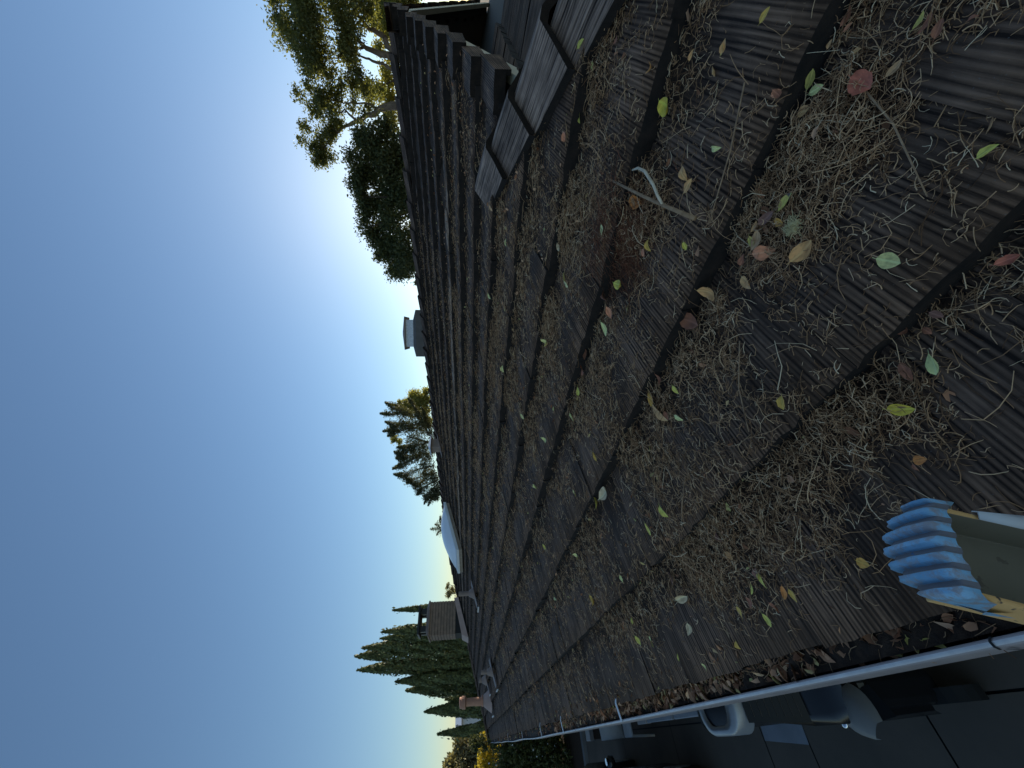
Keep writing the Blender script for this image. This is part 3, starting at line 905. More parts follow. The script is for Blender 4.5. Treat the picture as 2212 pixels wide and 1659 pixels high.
# leaf scraps: broken brown leaves too many to count
def scraps(name, P0, size, hue, label):
    n = len(P0)
    a = RNG.uniform(0, 2 * math.pi, n)
    nz = np.stack([RNG.normal(-.2, .45, n), RNG.normal(0, .45, n), np.ones(n)], 1); nz /= np.linalg.norm(nz, axis=1, keepdims=True)
    e = np.stack([np.cos(a), np.sin(a), np.zeros(n)], 1); e -= nz * (e * nz).sum(1, keepdims=True); e /= np.linalg.norm(e, axis=1, keepdims=True)
    f = np.cross(nz, e)
    sh = [(-.5, 0, 0), (-.2, .26, .10), (.2, .24, .12), (.5, .02, .02), (.2, -.24, .12), (-.2, -.26, .10), (0, 0, -.04)]
    V = np.zeros((n, 7, 3))
    for i, (p, q, r_) in enumerate(sh):
        jit = 1 + RNG.normal(0, .18, (n, 1))
        V[:, i] = P0 + size[:, None] * jit * (e * p + f * q * RNG.uniform(.6, 1.1, (n, 1)) + nz * r_ * RNG.uniform(.3, 1.8, (n, 1)))
    b = (np.arange(n) * 7)[:, None]
    F = [np.concatenate([b + i, b + (i + 1) % 6, b + 6], 1) for i in range(6)]
    o = link(name, mesh_np(name, V.reshape(-1, 3), [np.concatenate(F)], M['scrap'], attrs={'hue': ('FLOAT', np.repeat(hue, 7))}))
    return tag(o, label, kind='stuff')
n = 2900
Y = np.where(RNG.random(n) < .8, RNG.uniform(.15, 4.5, n), RNG.uniform(4, 14, n)); lx = np.array([lipx(y) for y in Y]); tt = RNG.beta(1.2, 1.3, n)
Z = np.array([lipz(y) for y in Y]) - .024 + .028 * tt + np.abs(RNG.normal(0, .007, n)) + np.where(Y > 1.1, .008, .003)
scraps('gutter_leaf_scraps', np.stack([lx + .022 + tt * (.15 - lx), Y, Z], 1), RNG.uniform(.014, .042, n), np.clip(RNG.beta(1.5, 1.6, n), 0, 1), 'broken brown and greenish leaves packed in the gutter')
X, Y = sample(2600, .2, 4.2, -.5, 7)
n = len(X)
scraps('roof_leaf_scraps', np.stack([X, Y, litter_z(X, Y, .006) + .004], 1), RNG.uniform(.006, .027, n), np.clip(RNG.beta(2.0, 1.4, n), 0, 1), 'small broken brown leaf bits among the needles on the roof')
# crumbs and grit
X, Y = sample(6000, .2, 2.2, -.6, 2.0); n = len(X)
scraps('bark_crumbs', np.stack([X, Y, litter_z(X, Y, .004)], 1), RNG.uniform(.002, .006, n), RNG.beta(1.1, 3, n), 'dark bark crumbs scattered over the near tiles')
# ------------------------------------------------------------------ single leaves one can point to
LEAVES=[
(0.340,0.420,-0.687,0.033,-2.26,0.6,'yellow','bright yellow curled leaf with a brown spot, beside the blue capped ladder rail'),
(0.477,0.243,-0.621,0.030,-2.83,0.72,'pale','pale green oval leaf lying flat on bare ridged tile'),
(0.358,0.339,-0.683,0.031,2.66,0.55,'cream','cream green leaf crossed by a thin dark needle'),
(0.375,0.372,-0.681,0.030,2.76,0.45,'rust','red brown folded leaf next to the cream green leaf'),
(0.474,0.098,-0.622,0.019,-2.07,0.5,'lime','bright lime leaf at the frame edge of the ridged tile'),
(1.077,0.184,-0.476,0.043,2.72,0.85,'yellow','small round golden yellow leaf among brown needles'),
(0.882,0.011,-0.511,0.021,-1.84,0.5,'olive','yellow green leaf standing in the needle heap near the frame edge'),
(0.688,0.244,-0.585,0.037,-1.90,0.5,'limebrown','yellow green leaf with a brown tip among the needles'),
(0.603,0.295,-0.600,0.041,-1.69,0.6,'tan','big tan leaf with an upturned edge on the needle heap'),
(0.676,0.338,-0.587,0.040,-2.48,0.65,'pink','pinkish brown leaf with a ragged bite'),
(0.668,0.400,-0.588,0.035,3.00,0.6,'peach','shiny peach brown leaf in the gap below a tile edge'),
(0.710,0.333,-0.581,0.025,2.46,0.5,'green','small fresh green leaf touching a grey leaf'),
(0.702,0.324,-0.582,0.037,-1.37,0.55,'grey','dull grey leaf behind the small fresh green leaf'),
(0.708,0.282,-0.581,0.035,-2.01,0.45,'plum','plum brown leaf pair tucked into the shaded tile joint'),
(0.701,0.873,-0.583,0.073,-2.98,0.55,'peach','large curled pinkish leaf under a tile butt'),
(1.073,0.403,-0.477,0.064,-2.85,0.5,'orange','vivid orange leaf beside the forked twig'),
(0.942,0.284,-0.500,0.035,2.57,0.5,'tan','pale tan leaf nearest above the forked twig'),
(0.907,0.299,-0.506,0.036,-1.90,0.42,'tan','narrow tan leaf lying just beside the forked twig'),
(0.676,0.067,-0.587,0.035,2.95,0.8,'red','round brick red leaf under crossing dry stems'),
(0.648,-0.003,-0.592,0.017,-1.51,0.4,'green','mid green leaf lying on a brown leaf near the frame corner'),
(0.637,-0.001,-0.594,0.021,-1.50,0.35,'rust','long brown leaf beneath the mid green leaf'),
(0.620,0.002,-0.597,0.019,-1.23,0.5,'rust','brown oval leaf next to the mid green leaf pair'),
(0.643,0.044,-0.593,0.021,-1.94,0.4,'grey','pale grey narrow leaf in the thick dry stems'),
(0.769,0.078,-0.571,0.026,-1.25,0.55,'green','flat green oval leaf in the shaded tile joint'),
(0.749,0.088,-0.574,0.022,-2.43,0.6,'cream','cream dry leaf on top of the flat green oval leaf'),
(0.751,0.118,-0.574,0.022,-2.40,0.65,'peach','peach coloured leaf below the dark tile joint'),
(0.759,0.000,-0.572,0.022,-1.64,0.4,'rust','slim orange brown leaf by the upper tile joint'),
(0.079,0.918,-0.775,0.028,-3.09,0.8,'pink','round mauve leaf in the gutter litter'),
(0.068,0.697,-0.775,0.031,-2.10,0.5,'green','broad green leaf lying inside the gutter'),
(0.093,0.746,-0.775,0.029,-3.09,0.4,'olive','rolled olive green leaf in the gutter by the ladder rail'),
(0.074,0.738,-0.775,0.026,2.77,0.5,'green','light green bent leaf in the gutter litter'),
(0.073,0.774,-0.775,0.033,-1.60,0.7,'green','short green leaf against the gutter wall'),
(0.188,0.673,-0.712,0.020,-2.31,0.8,'amber','amber leaf beside the blue ladder cap'),
(0.453,0.538,-0.625,0.026,2.46,0.6,'olive','small olive leaf on the grooved tile below a butt'),
(0.167,1.003,-0.715,0.028,-2.95,0.5,'lime','light green leaf above the gutter, near a reddish leaf'),
(0.238,0.945,-0.704,0.034,2.91,0.42,'lime','slender light green leaf on dense needles'),
(0.188,0.880,-0.712,0.025,3.04,0.5,'olive','yellowish leaf beside a small orange leaf'),
(0.200,0.899,-0.710,0.028,2.47,0.5,'orange','small orange leaf beside a yellowish leaf'),
(0.270,0.460,-0.698,0.018,-1.93,0.7,'orange','small ragged orange brown leaf on the lowest visible tile'),
(0.086,1.045,-0.775,0.024,2.62,0.75,'lime','pale lime leaf leaning on the gutter rim litter'),
(0.739,1.454,-0.576,0.090,-1.53,0.45,'white','white bleached leaf under a tile butt'),
(0.743,0.476,-0.575,0.051,-2.99,0.55,'tan','brown curled leaf below a shadowed tile edge'),
(0.756,0.571,-0.573,0.064,-2.76,0.6,'rust','rust brown crumpled leaf on needles under a tile edge'),
]
SMALL_LEAVES=[
(0.754,1.573,-0.573,0.054,2.75,'lime'),(0.499,1.125,-0.618,0.041,-3.08,'lime'),(0.499,1.258,-0.618,0.041,2.68,'lime'),(0.233,0.993,-0.705,0.025,2.61,'lime'),(0.200,1.089,-0.710,0.032,2.98,'olive'),(0.482,2.082,-0.620,0.051,-2.83,'olive'),(0.267,1.831,-0.699,0.034,-2.94,'lime'),(0.242,1.707,-0.703,0.037,3.01,'cream'),(0.219,1.385,-0.707,0.033,2.89,'white'),(0.302,1.332,-0.693,0.059,-1.67,'white'),(0.363,1.336,-0.683,0.039,3.09,'plum'),(1.479,0.298,-0.364,0.038,2.34,'lime'),(1.485,0.362,-0.363,0.042,2.82,'pink'),(1.457,0.742,-0.368,0.033,2.67,'white'),(1.350,0.814,-0.388,0.040,2.33,'pale'),(1.332,0.829,-0.391,0.042,2.95,'pale'),(1.032,0.644,-0.484,0.050,-2.78,'lime'),(1.956,0.982,-0.203,0.047,2.74,'pale'),(1.835,1.810,-0.261,0.048,2.85,'pale'),(1.042,0.826,-0.482,0.049,2.34,'cream'),(1.041,0.755,-0.482,0.043,2.64,'pink'),(1.099,1.090,-0.472,0.042,2.33,'rust'),(1.083,1.201,-0.475,0.041,2.71,'lime'),(0.829,1.316,-0.520,0.037,2.72,'olive'),(0.857,1.687,-0.515,0.038,-3.03,'pale'),(0.693,0.764,-0.584,0.026,2.87,'lime'),(0.635,0.819,-0.594,0.031,-2.69,'cream'),(0.671,0.854,-0.588,0.027,2.91,'rust'),(0.754,0.874,-0.573,0.044,2.35,'amber'),(0.758,0.789,-0.573,0.033,2.62,'rust'),(1.158,0.525,-0.423,0.032,2.34,'cream'),(1.109,0.737,-0.470,0.037,2.64,'plum'),(1.113,1.013,-0.469,0.055,2.99,'rust'),(1.069,1.359,-0.477,0.043,3.11,'cream'),(1.394,1.195,-0.380,0.045,3.07,'pale'),(1.475,0.119,-0.329,0.031,-2.34,'lime'),(1.330,0.092,-0.392,0.024,-2.23,'rust'),(1.136,0.122,-0.465,0.022,-1.35,'tan'),(1.048,0.085,-0.481,0.019,-1.64,'tan'),(0.956,0.060,-0.498,0.022,-1.56,'tan'),(0.957,0.065,-0.498,0.017,-1.57,'green'),(0.870,0.212,-0.513,0.022,-2.85,'cream'),(0.969,0.476,-0.495,0.033,2.35,'olive'),(0.978,0.502,-0.494,0.030,2.81,'pink'),(0.833,0.411,-0.519,0.022,2.77,'lime'),(0.719,0.305,-0.579,0.021,-1.59,'tan'),(0.677,0.277,-0.587,0.023,-3.01,'amber'),(0.709,0.371,-0.581,0.024,-1.38,'rust'),(0.749,0.012,-0.574,0.014,-2.26,'pink'),(0.713,0.035,-0.580,0.015,-2.68,'tan'),(0.766,0.033,-0.571,0.012,-1.65,'grey'),(0.787,0.102,-0.567,0.018,-2.45,'pink'),(0.771,0.102,-0.530,0.021,2.89,'rust'),(0.589,-0.010,-0.602,0.011,-2.66,'rust'),(0.266,0.475,-0.699,0.011,3.13,'rust'),(0.418,0.326,-0.673,0.019,-2.23,'rust'),(0.397,0.309,-0.677,0.014,-3.12,'rust'),(0.394,0.192,-0.677,0.022,-2.09,'red'),(0.404,0.285,-0.676,0.016,-2.95,'plum'),(0.253,0.947,-0.701,0.026,2.60,'plum'),(0.212,1.029,-0.708,0.024,2.95,'rust'),(0.184,0.952,-0.713,0.024,-3.00,'rust'),(0.317,1.003,-0.690,0.026,-2.66,'tan'),(0.364,0.996,-0.682,0.026,2.94,'plum'),(0.159,1.035,-0.775,0.031,-2.39,'plum'),(0.123,1.389,-0.722,0.021,-3.14,'cream'),(0.142,1.173,-0.719,0.019,3.02,'olive'),(0.168,1.541,-0.715,0.022,-3.06,'lime'),(0.335,1.807,-0.687,0.029,-2.96,'lime'),(0.455,1.653,-0.625,0.027,-3.01,'cream'),(0.656,1.673,-0.590,0.036,-3.04,'rust'),(0.698,2.867,-0.583,0.049,-2.61,'cream'),(0.703,2.094,-0.582,0.045,-2.50,'pale'),(1.162,2.178,-0.422,0.042,-2.87,'cream'),(2.120,1.431,-0.138,0.057,-3.13,'cream'),(2.188,0.896,-0.158,0.057,3.00,'tan'),(0.924,2.549,-0.503,0.042,-2.73,'lime'),(1.464,1.858,-0.331,0.045,-2.99,'pale'),(1.191,1.716,-0.417,0.042,-3.03,'cream'),]
def leaf_mesh(seed, L, wr, key, curl):
    rg = np.random.default_rng(seed)
    ns = 9; V = []; F = []; tc = []
    bend = rg.normal(.25, .4) * curl; fold = rg.uniform(.1, .8) * curl; tw = rg.normal(0, .35) * curl
    for i in range(ns):
        s = i / (ns - 1)
        w = wr / 2 * (math.sin(math.pi * min(1, s ** .85)) ** .75) * (1 if s < 1 else 0) + .004
        w *= 1 + rg.normal(0, .05)
        for j, q in enumerate((-1, -.5, 0, .5, 1)):
            y = q * w
            z = fold * abs(y) + bend * (s - .5) ** 2 * 1.6 + tw * (s - .5) * y * 2 + rg.normal(0, .006)
            V.append(((s - .5) * L, y * L, z * L)); tc.append((s, q * .5 * w / (wr / 2 + 1e-6), seed * 1.3))
    for i in range(ns - 1):
        for j in range(4):
            F.append((i * 5 + j, (i + 1) * 5 + j, (i + 1) * 5 + j + 1, i * 5 + j + 1))
    # stalk
    b = len(V); st = .16 * L
    for (x, y) in ((-.5 * L, -.012 * L), (-.5 * L, .012 * L), (-.5 * L - st, .03 * L + .008 * L), (-.5 * L - st, .03 * L - .008 * L)):
        V.append((x, y, .01 * L + bend * .4 * L)); tc.append((0, 0, seed * 1.3))
    F.append((b, b + 1, b + 2, b + 3))
    return mesh_np('leaf', V, [np.array(F)], M['leaf_' + key], smooth=True, attrs={'tco': ('FLOAT_VECTOR', tc)})
def put_leaf(x, y, z, L, yaw, me, tilt=.0, roll=.0):
    o = bpy.data.objects.new('leaf', me); COL.objects.link(o)
    base = Matrix.Rotation(-ROOF_A + .06, 4, 'Y') if x > .16 else Matrix.Rotation(-.35, 4, 'Y')
    o.matrix_world = Matrix.Translation((x, y, z)) @ base @ Matrix.Rotation(yaw, 4, 'Z') @ Matrix.Rotation(tilt, 4, 'Y') @ Matrix.Rotation(roll, 4, 'X')
    return o
lr = np.random.default_rng(21)
for i, (x, y, z, L, yaw, wr, key, label) in enumerate(LEAVES):
    if x > .16:
        zz = float(topz(np.array([x]), np.array([y]))[0] + bed_h(np.array([x]), np.array([y]))[0])
        z = max(z, zz + .002) + .0055
    else: z += .008
    flat = 'flat' in label
    o = put_leaf(x, y, z, L, yaw, leaf_mesh(300 + i, L * 1.1, wr, key, .25 if flat else .8), 0 if flat else lr.normal(0, .12), 0 if flat else lr.normal(0, .22))
    tag(o, label, 'leaf')
LW = dict(lime='small light green leaf', olive='small olive leaf', cream='small cream leaf', white='small bleached leaf', plum='small plum brown leaf', pink='small pinkish leaf', pale='tiny pale green leaf', rust='small rust brown leaf', amber='small amber leaf', tan='small tan leaf', green='small green leaf', grey='small grey leaf', red='dark red leaf')
ROWN = ['first', 'second', 'third', 'fourth', 'fifth', 'sixth', 'seventh', 'eighth', 'ninth']
USED = {}
MARKS = [(1.0, .36, 'the forked twig'), (.635, .266, 'the lichen tuft'), (.12, .32, 'the blue cap'), (1.09, .545, 'the red needles'), (1.077, .184, 'the golden leaf'), (.70, .87, 'the large curled leaf'),
         (.477, .243, 'the pale oval leaf'), (.34, .42, 'the bright yellow leaf'), (1.5, .25, 'the hip caps'), (.474, .098, 'the frame-edge lime leaf'), (.676, .067, 'the round red leaf'), (2.2, 8.45, 'the tall vent pipe'), (.82, 2.0, 'the first gutter strap')]
for e in LEAVES:
    if 'slender light green' in e[7]: MARKS.append((e[0], e[1], 'the slender green leaf'))
    if 'white bleached' in e[7]: MARKS.append((e[0], e[1], 'the white leaf'))
    if 'small olive leaf on' in e[7]: MARKS.append((e[0], e[1], 'the olive leaf'))
    if 'mauve' in e[7]: MARKS.append((e[0], e[1], 'the mauve leaf'))
    if 'ragged orange' in e[7]: MARKS.append((e[0], e[1], 'the ragged orange leaf'))
    if 'rust brown crumpled' in e[7]: MARKS.append((e[0], e[1], 'the crumpled rust leaf'))
for i, (x, y, z, L, yaw, key) in enumerate(SMALL_LEAVES):
    if x > .16:
        zz = float(topz(np.array([x]), np.array([y]))[0] + bed_h(np.array([x]), np.array([y]))[0])
        z = max(z, zz + .002) + .006
    else: z += .008
    o = put_leaf(x, y, z, L, yaw, leaf_mesh(500 + i, L * 1.08, lr.uniform(.4, .62), key, 1.0), lr.normal(0, .15), lr.normal(0, .3))
    row = int(math.floor((x - X1) / P)) + 2
    near = sorted(MARKS, key=lambda q: (q[0] - x) ** 2 + (q[1] - y) ** 2)[:2]
    lab = LW[key] + ', ' + (ROWN[min(row, 9) - 1] + ' tile row up from the gutter' if x > .16 else 'in the gutter litter') + ', nearest ' + near[0][2]
    if lab in USED: lab = LW[key] + ', ' + (ROWN[min(row, 9) - 1] + ' row' if x > .16 else 'in gutter') + ', between ' + near[0][2] + ' and ' + near[1][2]
    if len(lab.split()) > 16: lab = lab.replace(', between', ' near').replace(' row near', ' near')
    fam = LW[key].replace('leaf', 'leaves') + ' scattered over the roof'
    USED.setdefault(lab, []).append(o)
    tag(o, lab, 'leaf', group=fam)
# forked twig
tw = MB(); up_ = lambda L_, h: [(a, b, c + h) for a, b, c in L_]
tp = [(1.165, .383, -.425), (1.019, .368, -.467), (.93, .357, -.493), (.844, .346, -.518)]
tw.tube([(a, b, c + h) for (a, b, c), h in zip(tp, (.010, .012, .010, .004))], [.0032, .0042, .0048, .0055], 8)
twig = tw.build('forked_twig', M['twig'], smooth=True)
tag(twig, 'brown forked twig with a curved silver side branch lying on the tiles', 'twig')
tw = MB(); tw.tube([(.945, .359, -.478), (.965, .345, -.466), (.993, .329, -.458), (1.04, .314, -.446), (1.075, .318, -.440), (1.099, .331, -.436)], [.0035, .0036, .0038, .004, .0035, .002], 8)
tw.build('side_branch', M['twig_grey'], twig, smooth=True)
# other loose dry stems that stand out
stems = [((.74, .05, .012), (.60, .10, .018), (.50, .16, .010), 'long dry stem crossing the heap near the round red leaf'),
         ((.62, .52, .010), (.55, .60, .014), (.47, .66, .008), 'thin pale stem lying over the bare ridged tile'),
         ((.86, .10, .02), (.82, .20, .02), (.80, .34, .01), 'straight brown stalk below the round yellow leaf'),
         ((.52, .95, .01), (.46, 1.02, .02), (.42, 1.15, .01), 'bent dry stem on the first full tile row')]
for a, b, c, lab in stems:
    q = []
    for (x, y, h) in (a, b, c): q.append((x, y, float(topz(np.array([x]), np.array([y]))[0] + bed_h(np.array([x]), np.array([y]))[0]) + h))
    mid1 = [(q[0][i] * .5 + q[1][i] * .5) for i in range(3)]; mid2 = [(q[1][i] * .5 + q[2][i] * .5) for i in range(3)]
    tag(MB().tube([q[0], mid1, q[1], mid2, q[2]], [.0014, .0015, .0015, .0013, .001], 6).build('dry_stem', M['twig'], smooth=True), lab, 'stem')
# lichen tuft
n = 240; c = np.array([.635, .266, -.585 + .01])
P0 = c + RNG.normal(0, 1, (n, 3)) * (.006, .006, .003)
o, _ = needles('lichen_tuft', P0, RNG.uniform(0, 6.28, n), RNG.uniform(.008, .018, n), np.full(n, .0005), RNG.random(n), M['lichen'], np.abs(RNG.normal(.6, .5, n)), 3, 2.0)
tag(o, 'pale fuzzy lichen tuft at the upper end of the ridged tile', 'lichen')

# ------------------------------------------------------------------ the ladder the picture was taken from
lad = empty('ladder', (-.62, .05, GZ), 'ladder leaning on the gutter, fibreglass rail with a ribbed blue end cap', 'ladder')
def add_mat(name, base, spots, rough=.6):
    m, t, out = nt(name); b = bsdf(t, out, rough, 0, .4)
    tc = N(t, 'ShaderNodeTexCoord')
    n1 = noise(t, tc.outputs['Object'], 60, 3, .7); n2 = noise(t, tc.outputs['Object'], 9, 4)
    col = ramp(t, n2, [(.3, tuple(x * .8 for x in base)), (.7, base)])
    col = mixc(t, ramp(t, n1, [(.63, (0, 0, 0)), (.68, (1, 1, 1))]), col, spots)
    t.links.new(col, b.inputs['Base Color']); return m
M['rail'] = add_mat('ladder_rail_orange', (.90, .52, .20), (.10, .08, .07))
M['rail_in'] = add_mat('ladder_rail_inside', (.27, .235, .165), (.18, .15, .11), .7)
m, t, out = nt('blue_cap'); b = bsdf(t, out, .5, 0, .45)
tc = N(t, 'ShaderNodeTexCoord'); n1 = noise(t, tc.outputs['Object'], 85, 5, .7); n2 = noise(t, tc.outputs['Object'], 22, 4)
col = ramp(t, n2, [(.3, (.17, .38, .55)), (.7, (.36, .64, .85))])
col = mixc(t, ramp(t, n1, [(.46, (0, 0, 0)), (.60, (.85,) * 3)]), col, (.34, .30, .29))
t.links.new(col, b.inputs['Base Color']); M['blue'] = m
# rail: channel, web at the far side (+Y), flanges towards -Y; leans towards the roof
RXc, RYw = .072, .252          # centre X, web Y at the top
TOPZ = -.285; WX = .074; FD = .042; TH = .0045
lean = .20
O_ = Vector((.095, .302, -.402)); EX = Vector((.943, -.162, -.287)).normalized(); DN = Vector((-.287, 0, -.958)).normalized(); EY = EX.cross(DN)
def rp(x, y, dz): return tuple(O_ + EX * x + EY * (y - (RYw - FD)) - DN * dz)   # dz <= 0 runs down the rail
L_ = -3.0
for side_y in (0,):
    rm = MB()
    ch = [(-WX / 2, -FD, 0), (-WX / 2, 0, 0), (WX / 2, 0, 0), (WX / 2, -FD, 0), (WX / 2 - TH, -FD, 1), (WX / 2 - TH, -TH, 1), (-WX / 2 + TH, -TH, 1), (-WX / 2 + TH, -FD, 1)]
    zs = [-.012, -.06, -.15, -.4, L_]
    ringsV = [[rp(x, RYw + y + .004 * math.sin(40 * z + x * 90), z) for x, y, _ in ch] for z in zs]
    n8 = 8
    V = [p for r_ in ringsV for p in r_]; F = []; mi = []
    for i in range(len(zs) - 1):
        for j in range(n8):
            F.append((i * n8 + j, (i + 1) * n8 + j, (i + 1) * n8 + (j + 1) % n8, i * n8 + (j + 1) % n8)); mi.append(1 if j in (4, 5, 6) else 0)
    F.append(tuple(range(8))); mi.append(0)
    rm.v = V; rm.f = F; rm.m = mi; rm.n = len(V)
    rl_ = rm.build('rail', [M['rail'], M['rail_in']], lad, bevel=.0012)
# torn white protective strip on the upper flange
st = MB(); P_ = []
for i, z in enumerate(np.linspace(-.04, -.6, 16)):
    wv = .006 * math.sin(i * 1.3) * min(1, i / 3)
    g_ = min(1, i / 3)
    P_.append([rp(WX / 2 - .006, RYw - FD - .0015, z), rp(WX / 2 + .001 + .004 * g_, RYw - FD - .003 - .003 * g_, z), rp(WX / 2 + .003 + (.014 + wv) * g_, RYw - FD + .002, z)])
st.grid(P_); so = st.build('torn_edge_strip', M['white'], lad, smooth=True); so.modifiers.new('solid', 'SOLIDIFY').thickness = .0012
# end cap: D-shaped in plan, saw-tooth ribs running front to back
M['groove_grey'] = add_mat('cap_groove_grey', (.22, .21, .22), (.06, .16, .30), .75)  # greyer colour for the falling side and floor of each rib
cp = MB(); half = WX / 2 + .004
pitch = 2 * half / 6.3
xsamp = []
RIBF = (0, .06, .14, .24, .36, .48, .58, .66, .72, .86); RIBH = (0, .0022, .0040, .0052, .0058, .0056, .0046, .0026, .0006, 0)
k = -half + .002
x_ = -half
while x_ < half - 1e-6:
    for fq in RIBF:
        if x_ + fq * pitch < half: xsamp.append((x_ + fq * pitch, RIBH[RIBF.index(fq)]))
    x_ += pitch
xsamp.append((half, 0))
def dep(x): return .016 + .040 * math.sqrt(max(0, 1 - (x / half * .985) ** 2))
rows = []
for x, hgt in xsamp:
    d_ = dep(x); hb = .004 - .006 * (x / half) ** 2
    col_ = []
    for v, dzz, hh in ((-.03, -.012, .4), (0, -.001, .7), (.12, 0, 1), (.5, .001, 1), (.85, -.001, 1), (1.0, -.006, .9), (1.03, -.02, .7), (1.0, -.055, .6)):
        hr = hgt * hh * (1 + RNG.normal(0, .08))
        out_ = hr if v >= .85 else 0
        col_.append(rp(x * (1.0 if v > 0 else .985), RYw - FD - .004 + v * d_ + out_ * .8, hb + dzz + hr))
    rows.append(col_)
nx_ = len(rows); nv = len(rows[0])
for i in range(nx_ - 1):
    flat_ = xsamp[i][1] < .0056 and xsamp[i + 1][1] < xsamp[i][1] or (xsamp[i][1] < .0007 and xsamp[i + 1][1] < .0007)
    b0 = cp.n
    cp.add(rows[i] + rows[i + 1], [(j, j + 1, nv + j + 1, nv + j) for j in range(nv - 1)], 1 if flat_ else 0)
for s_, rw_ in ((-1, rows[0]), (1, rows[-1])):
    low = [rp(s_ * half, RYw - FD - .004 + v * dep(half) * 1.5, -.020 - .022 * v) for v in np.linspace(0, 1.0, nv)]
    cp.grid([rw_, low] if s_ > 0 else [low, rw_], 0)
cap_o = cp.build('end_cap', [M['blue'], M['groove_grey']], lad, smooth=True); cap_o['label'] = 'ribbed blue rubber end cap, scuffed'
# second rail and rungs, out of the picture towards the viewer's right and below
r2 = MB()
for a, c2, d_, e_ in ((-WX / 2, -WX / 2 + TH, -.42, -.38), (WX / 2 - TH, WX / 2, -.42, -.38), (-WX / 2 + TH, WX / 2 - TH, -.42, -.4155)):
    V = [rp(x, RYw + y, z) for z in (-.75, L_) for y in (d_, e_) for x in (a, c2)]
    r2.add(V, [(0, 2, 3, 1), (4, 5, 7, 6), (0, 1, 5, 4), (2, 6, 7, 3), (0, 4, 6, 2), (1, 3, 7, 5)])
r2.build('rail', M['rail'], lad)
for z in np.arange(-1.0, -2.9, -.3):
    MB().tube([rp(0, RYw - .41, z), rp(0, RYw - .005, z)], .016, 10).build('rung', M['silver'], lad)

# ------------------------------------------------------------------ things below the gutter
# low walls dividing the parking bays
def low_wall(x0, y0, y1, top, label):
    b = MB(); b.box(x0 + .02, 3.2, y0 + .03, y1 - .03, GZ + .02, top - .09); o = b.build('divider_wall', M['brown_wall'])
    tag(o, label, 'wall', group='low divider walls beside the driveway')
    MB().box(x0, 3.2, y0, y1, top - .088, top).build('wall_cap', M['stone_cap'], o, bevel=.01)
low_wall(-.11, 11.15, 11.55, -2.6, 'low brown wall with a pale cap, farthest along the gutter')
low_wall(.05, 7.55, 7.95, -2.65, 'low wall with a pale cap just beyond the grey flat lids')
# grey flat-lidded lockers
for i, (y0, y1) in enumerate(((6.35, 7.30), (5.45, 6.28))):
    lk = empty('storage_locker', (.5, (y0 + y1) / 2, GZ + .03), 'low storage locker with a flat grey lid, ' + ('next to the pale wall cap' if i == 0 else 'next to the small car'), 'locker', 'lockers along the wall under the gutter')
    MB().box(.10, 1.1, y0 + .02, y1 - .02, GZ + .03, -2.62).build('locker_body', M['black'], lk)
    MB().box(.055, 1.12, y0, y1, -2.618, -2.58).build('locker_lid', M['grey_top'], lk, bevel=.01)
# small car with pale roof frame, seen past the gutter
car = empty('parked_car', (.7, 4.2, GZ + .03), 'small dark parked car with a pale rounded roof frame, half hidden by the gutter', 'car')
cb = MB()
secs = [(2.98, -2.95, -2.40, .02), (3.05, -3.05, -2.28, .0), (3.28, -3.08, -2.26, -.0), (3.34, -3.08, -1.92, .05), (3.8, -3.08, -1.86, .06), (4.3, -3.08, -2.3, .02), (5.2, -3.05, -2.42, .0), (5.4, -2.9, -2.5, .1)]
rows = []
for y, z0, z1, ins in secs:
    x0, x1 = -.075 + ins, 1.45 - ins
    rows.append([(x0, y, z0), (x0 - .005, y, (z0 + z1) / 2), (x0, y, z1 - .06), (x0 + .06, y, z1), (x1 - .06, y, z1), (x1, y, z1 - .06), (x1 + .005, y, (z0 + z1) / 2), (x1, y, z0)])
cb.grid(rows); cb.add(rows[0], [(7, 6, 5, 4, 3, 2, 1, 0)]); cb.add(rows[-1], [(0, 1, 2, 3, 4, 5, 6, 7)])
cb.build('body', M['black'], car, smooth=True)
# roof frame ring with rounded corners, glass inside
def rrect(x0, x1, y0, y1, r, n=6):
    P = []
    for cx_, cy_, a0 in ((x1 - r, y1 - r, 0), (x0 + r, y1 - r, 90), (x0 + r, y0 + r, 180), (x1 - r, y0 + r, 270)):
        for i in range(n + 1):
            a = math.radians(a0 + 90 * i / n); P.append((cx_ + r * math.cos(a), cy_ + r * math.sin(a)))
    return P
zc = -1.80
o1 = rrect(-.085, 1.44, 3.33, 3.86, .15); i1 = rrect(-.03, 1.39, 3.42, 3.80, .11)
fr = MB(); fr.grid([[(x, y, zc - .14) for x, y in o1 + o1[:1]], [(x, y, zc - .02) for x, y in o1 + o1[:1]], [((x * .8 + a * .2), (y * .8 + b * .2), zc) for (x, y), (a, b) in zip(o1 + o1[:1], i1 + i1[:1])], [(x, y, zc) for x, y in i1 + i1[:1]], [(x, y, zc - .02) for x, y in i1 + i1[:1]]], flip=True)
fr.build('roof_frame', M['silver'], car, smooth=True)
MB().add([(x, y, zc - .018) for x, y in i1], [tuple(range(len(i1)))]).build('roof_glass', M['glass'], car)
rg_ = MB()
def rw(u, v): return (-.07 + u * 1.5 + .03 * v, 3.325 - .13 * (1 - v), -2.27 + .36 * v + .03)
rg_.grid([[rw(u, v) for v in (0, 1)] for u in (.01, .03, .97, .99)], flip=True); rgo = rg_.build('rear_window', M['glass'], car)
for i in range(7):
    v = .12 + i * .125
    a, b = rw(.03, v), rw(.97, v)
    MB().tube([(a[0], a[1] - .004, a[2] + .003), (b[0], b[1] - .004, b[2] + .003)], .0018, 5).build('heater_line', M['line'], rgo)
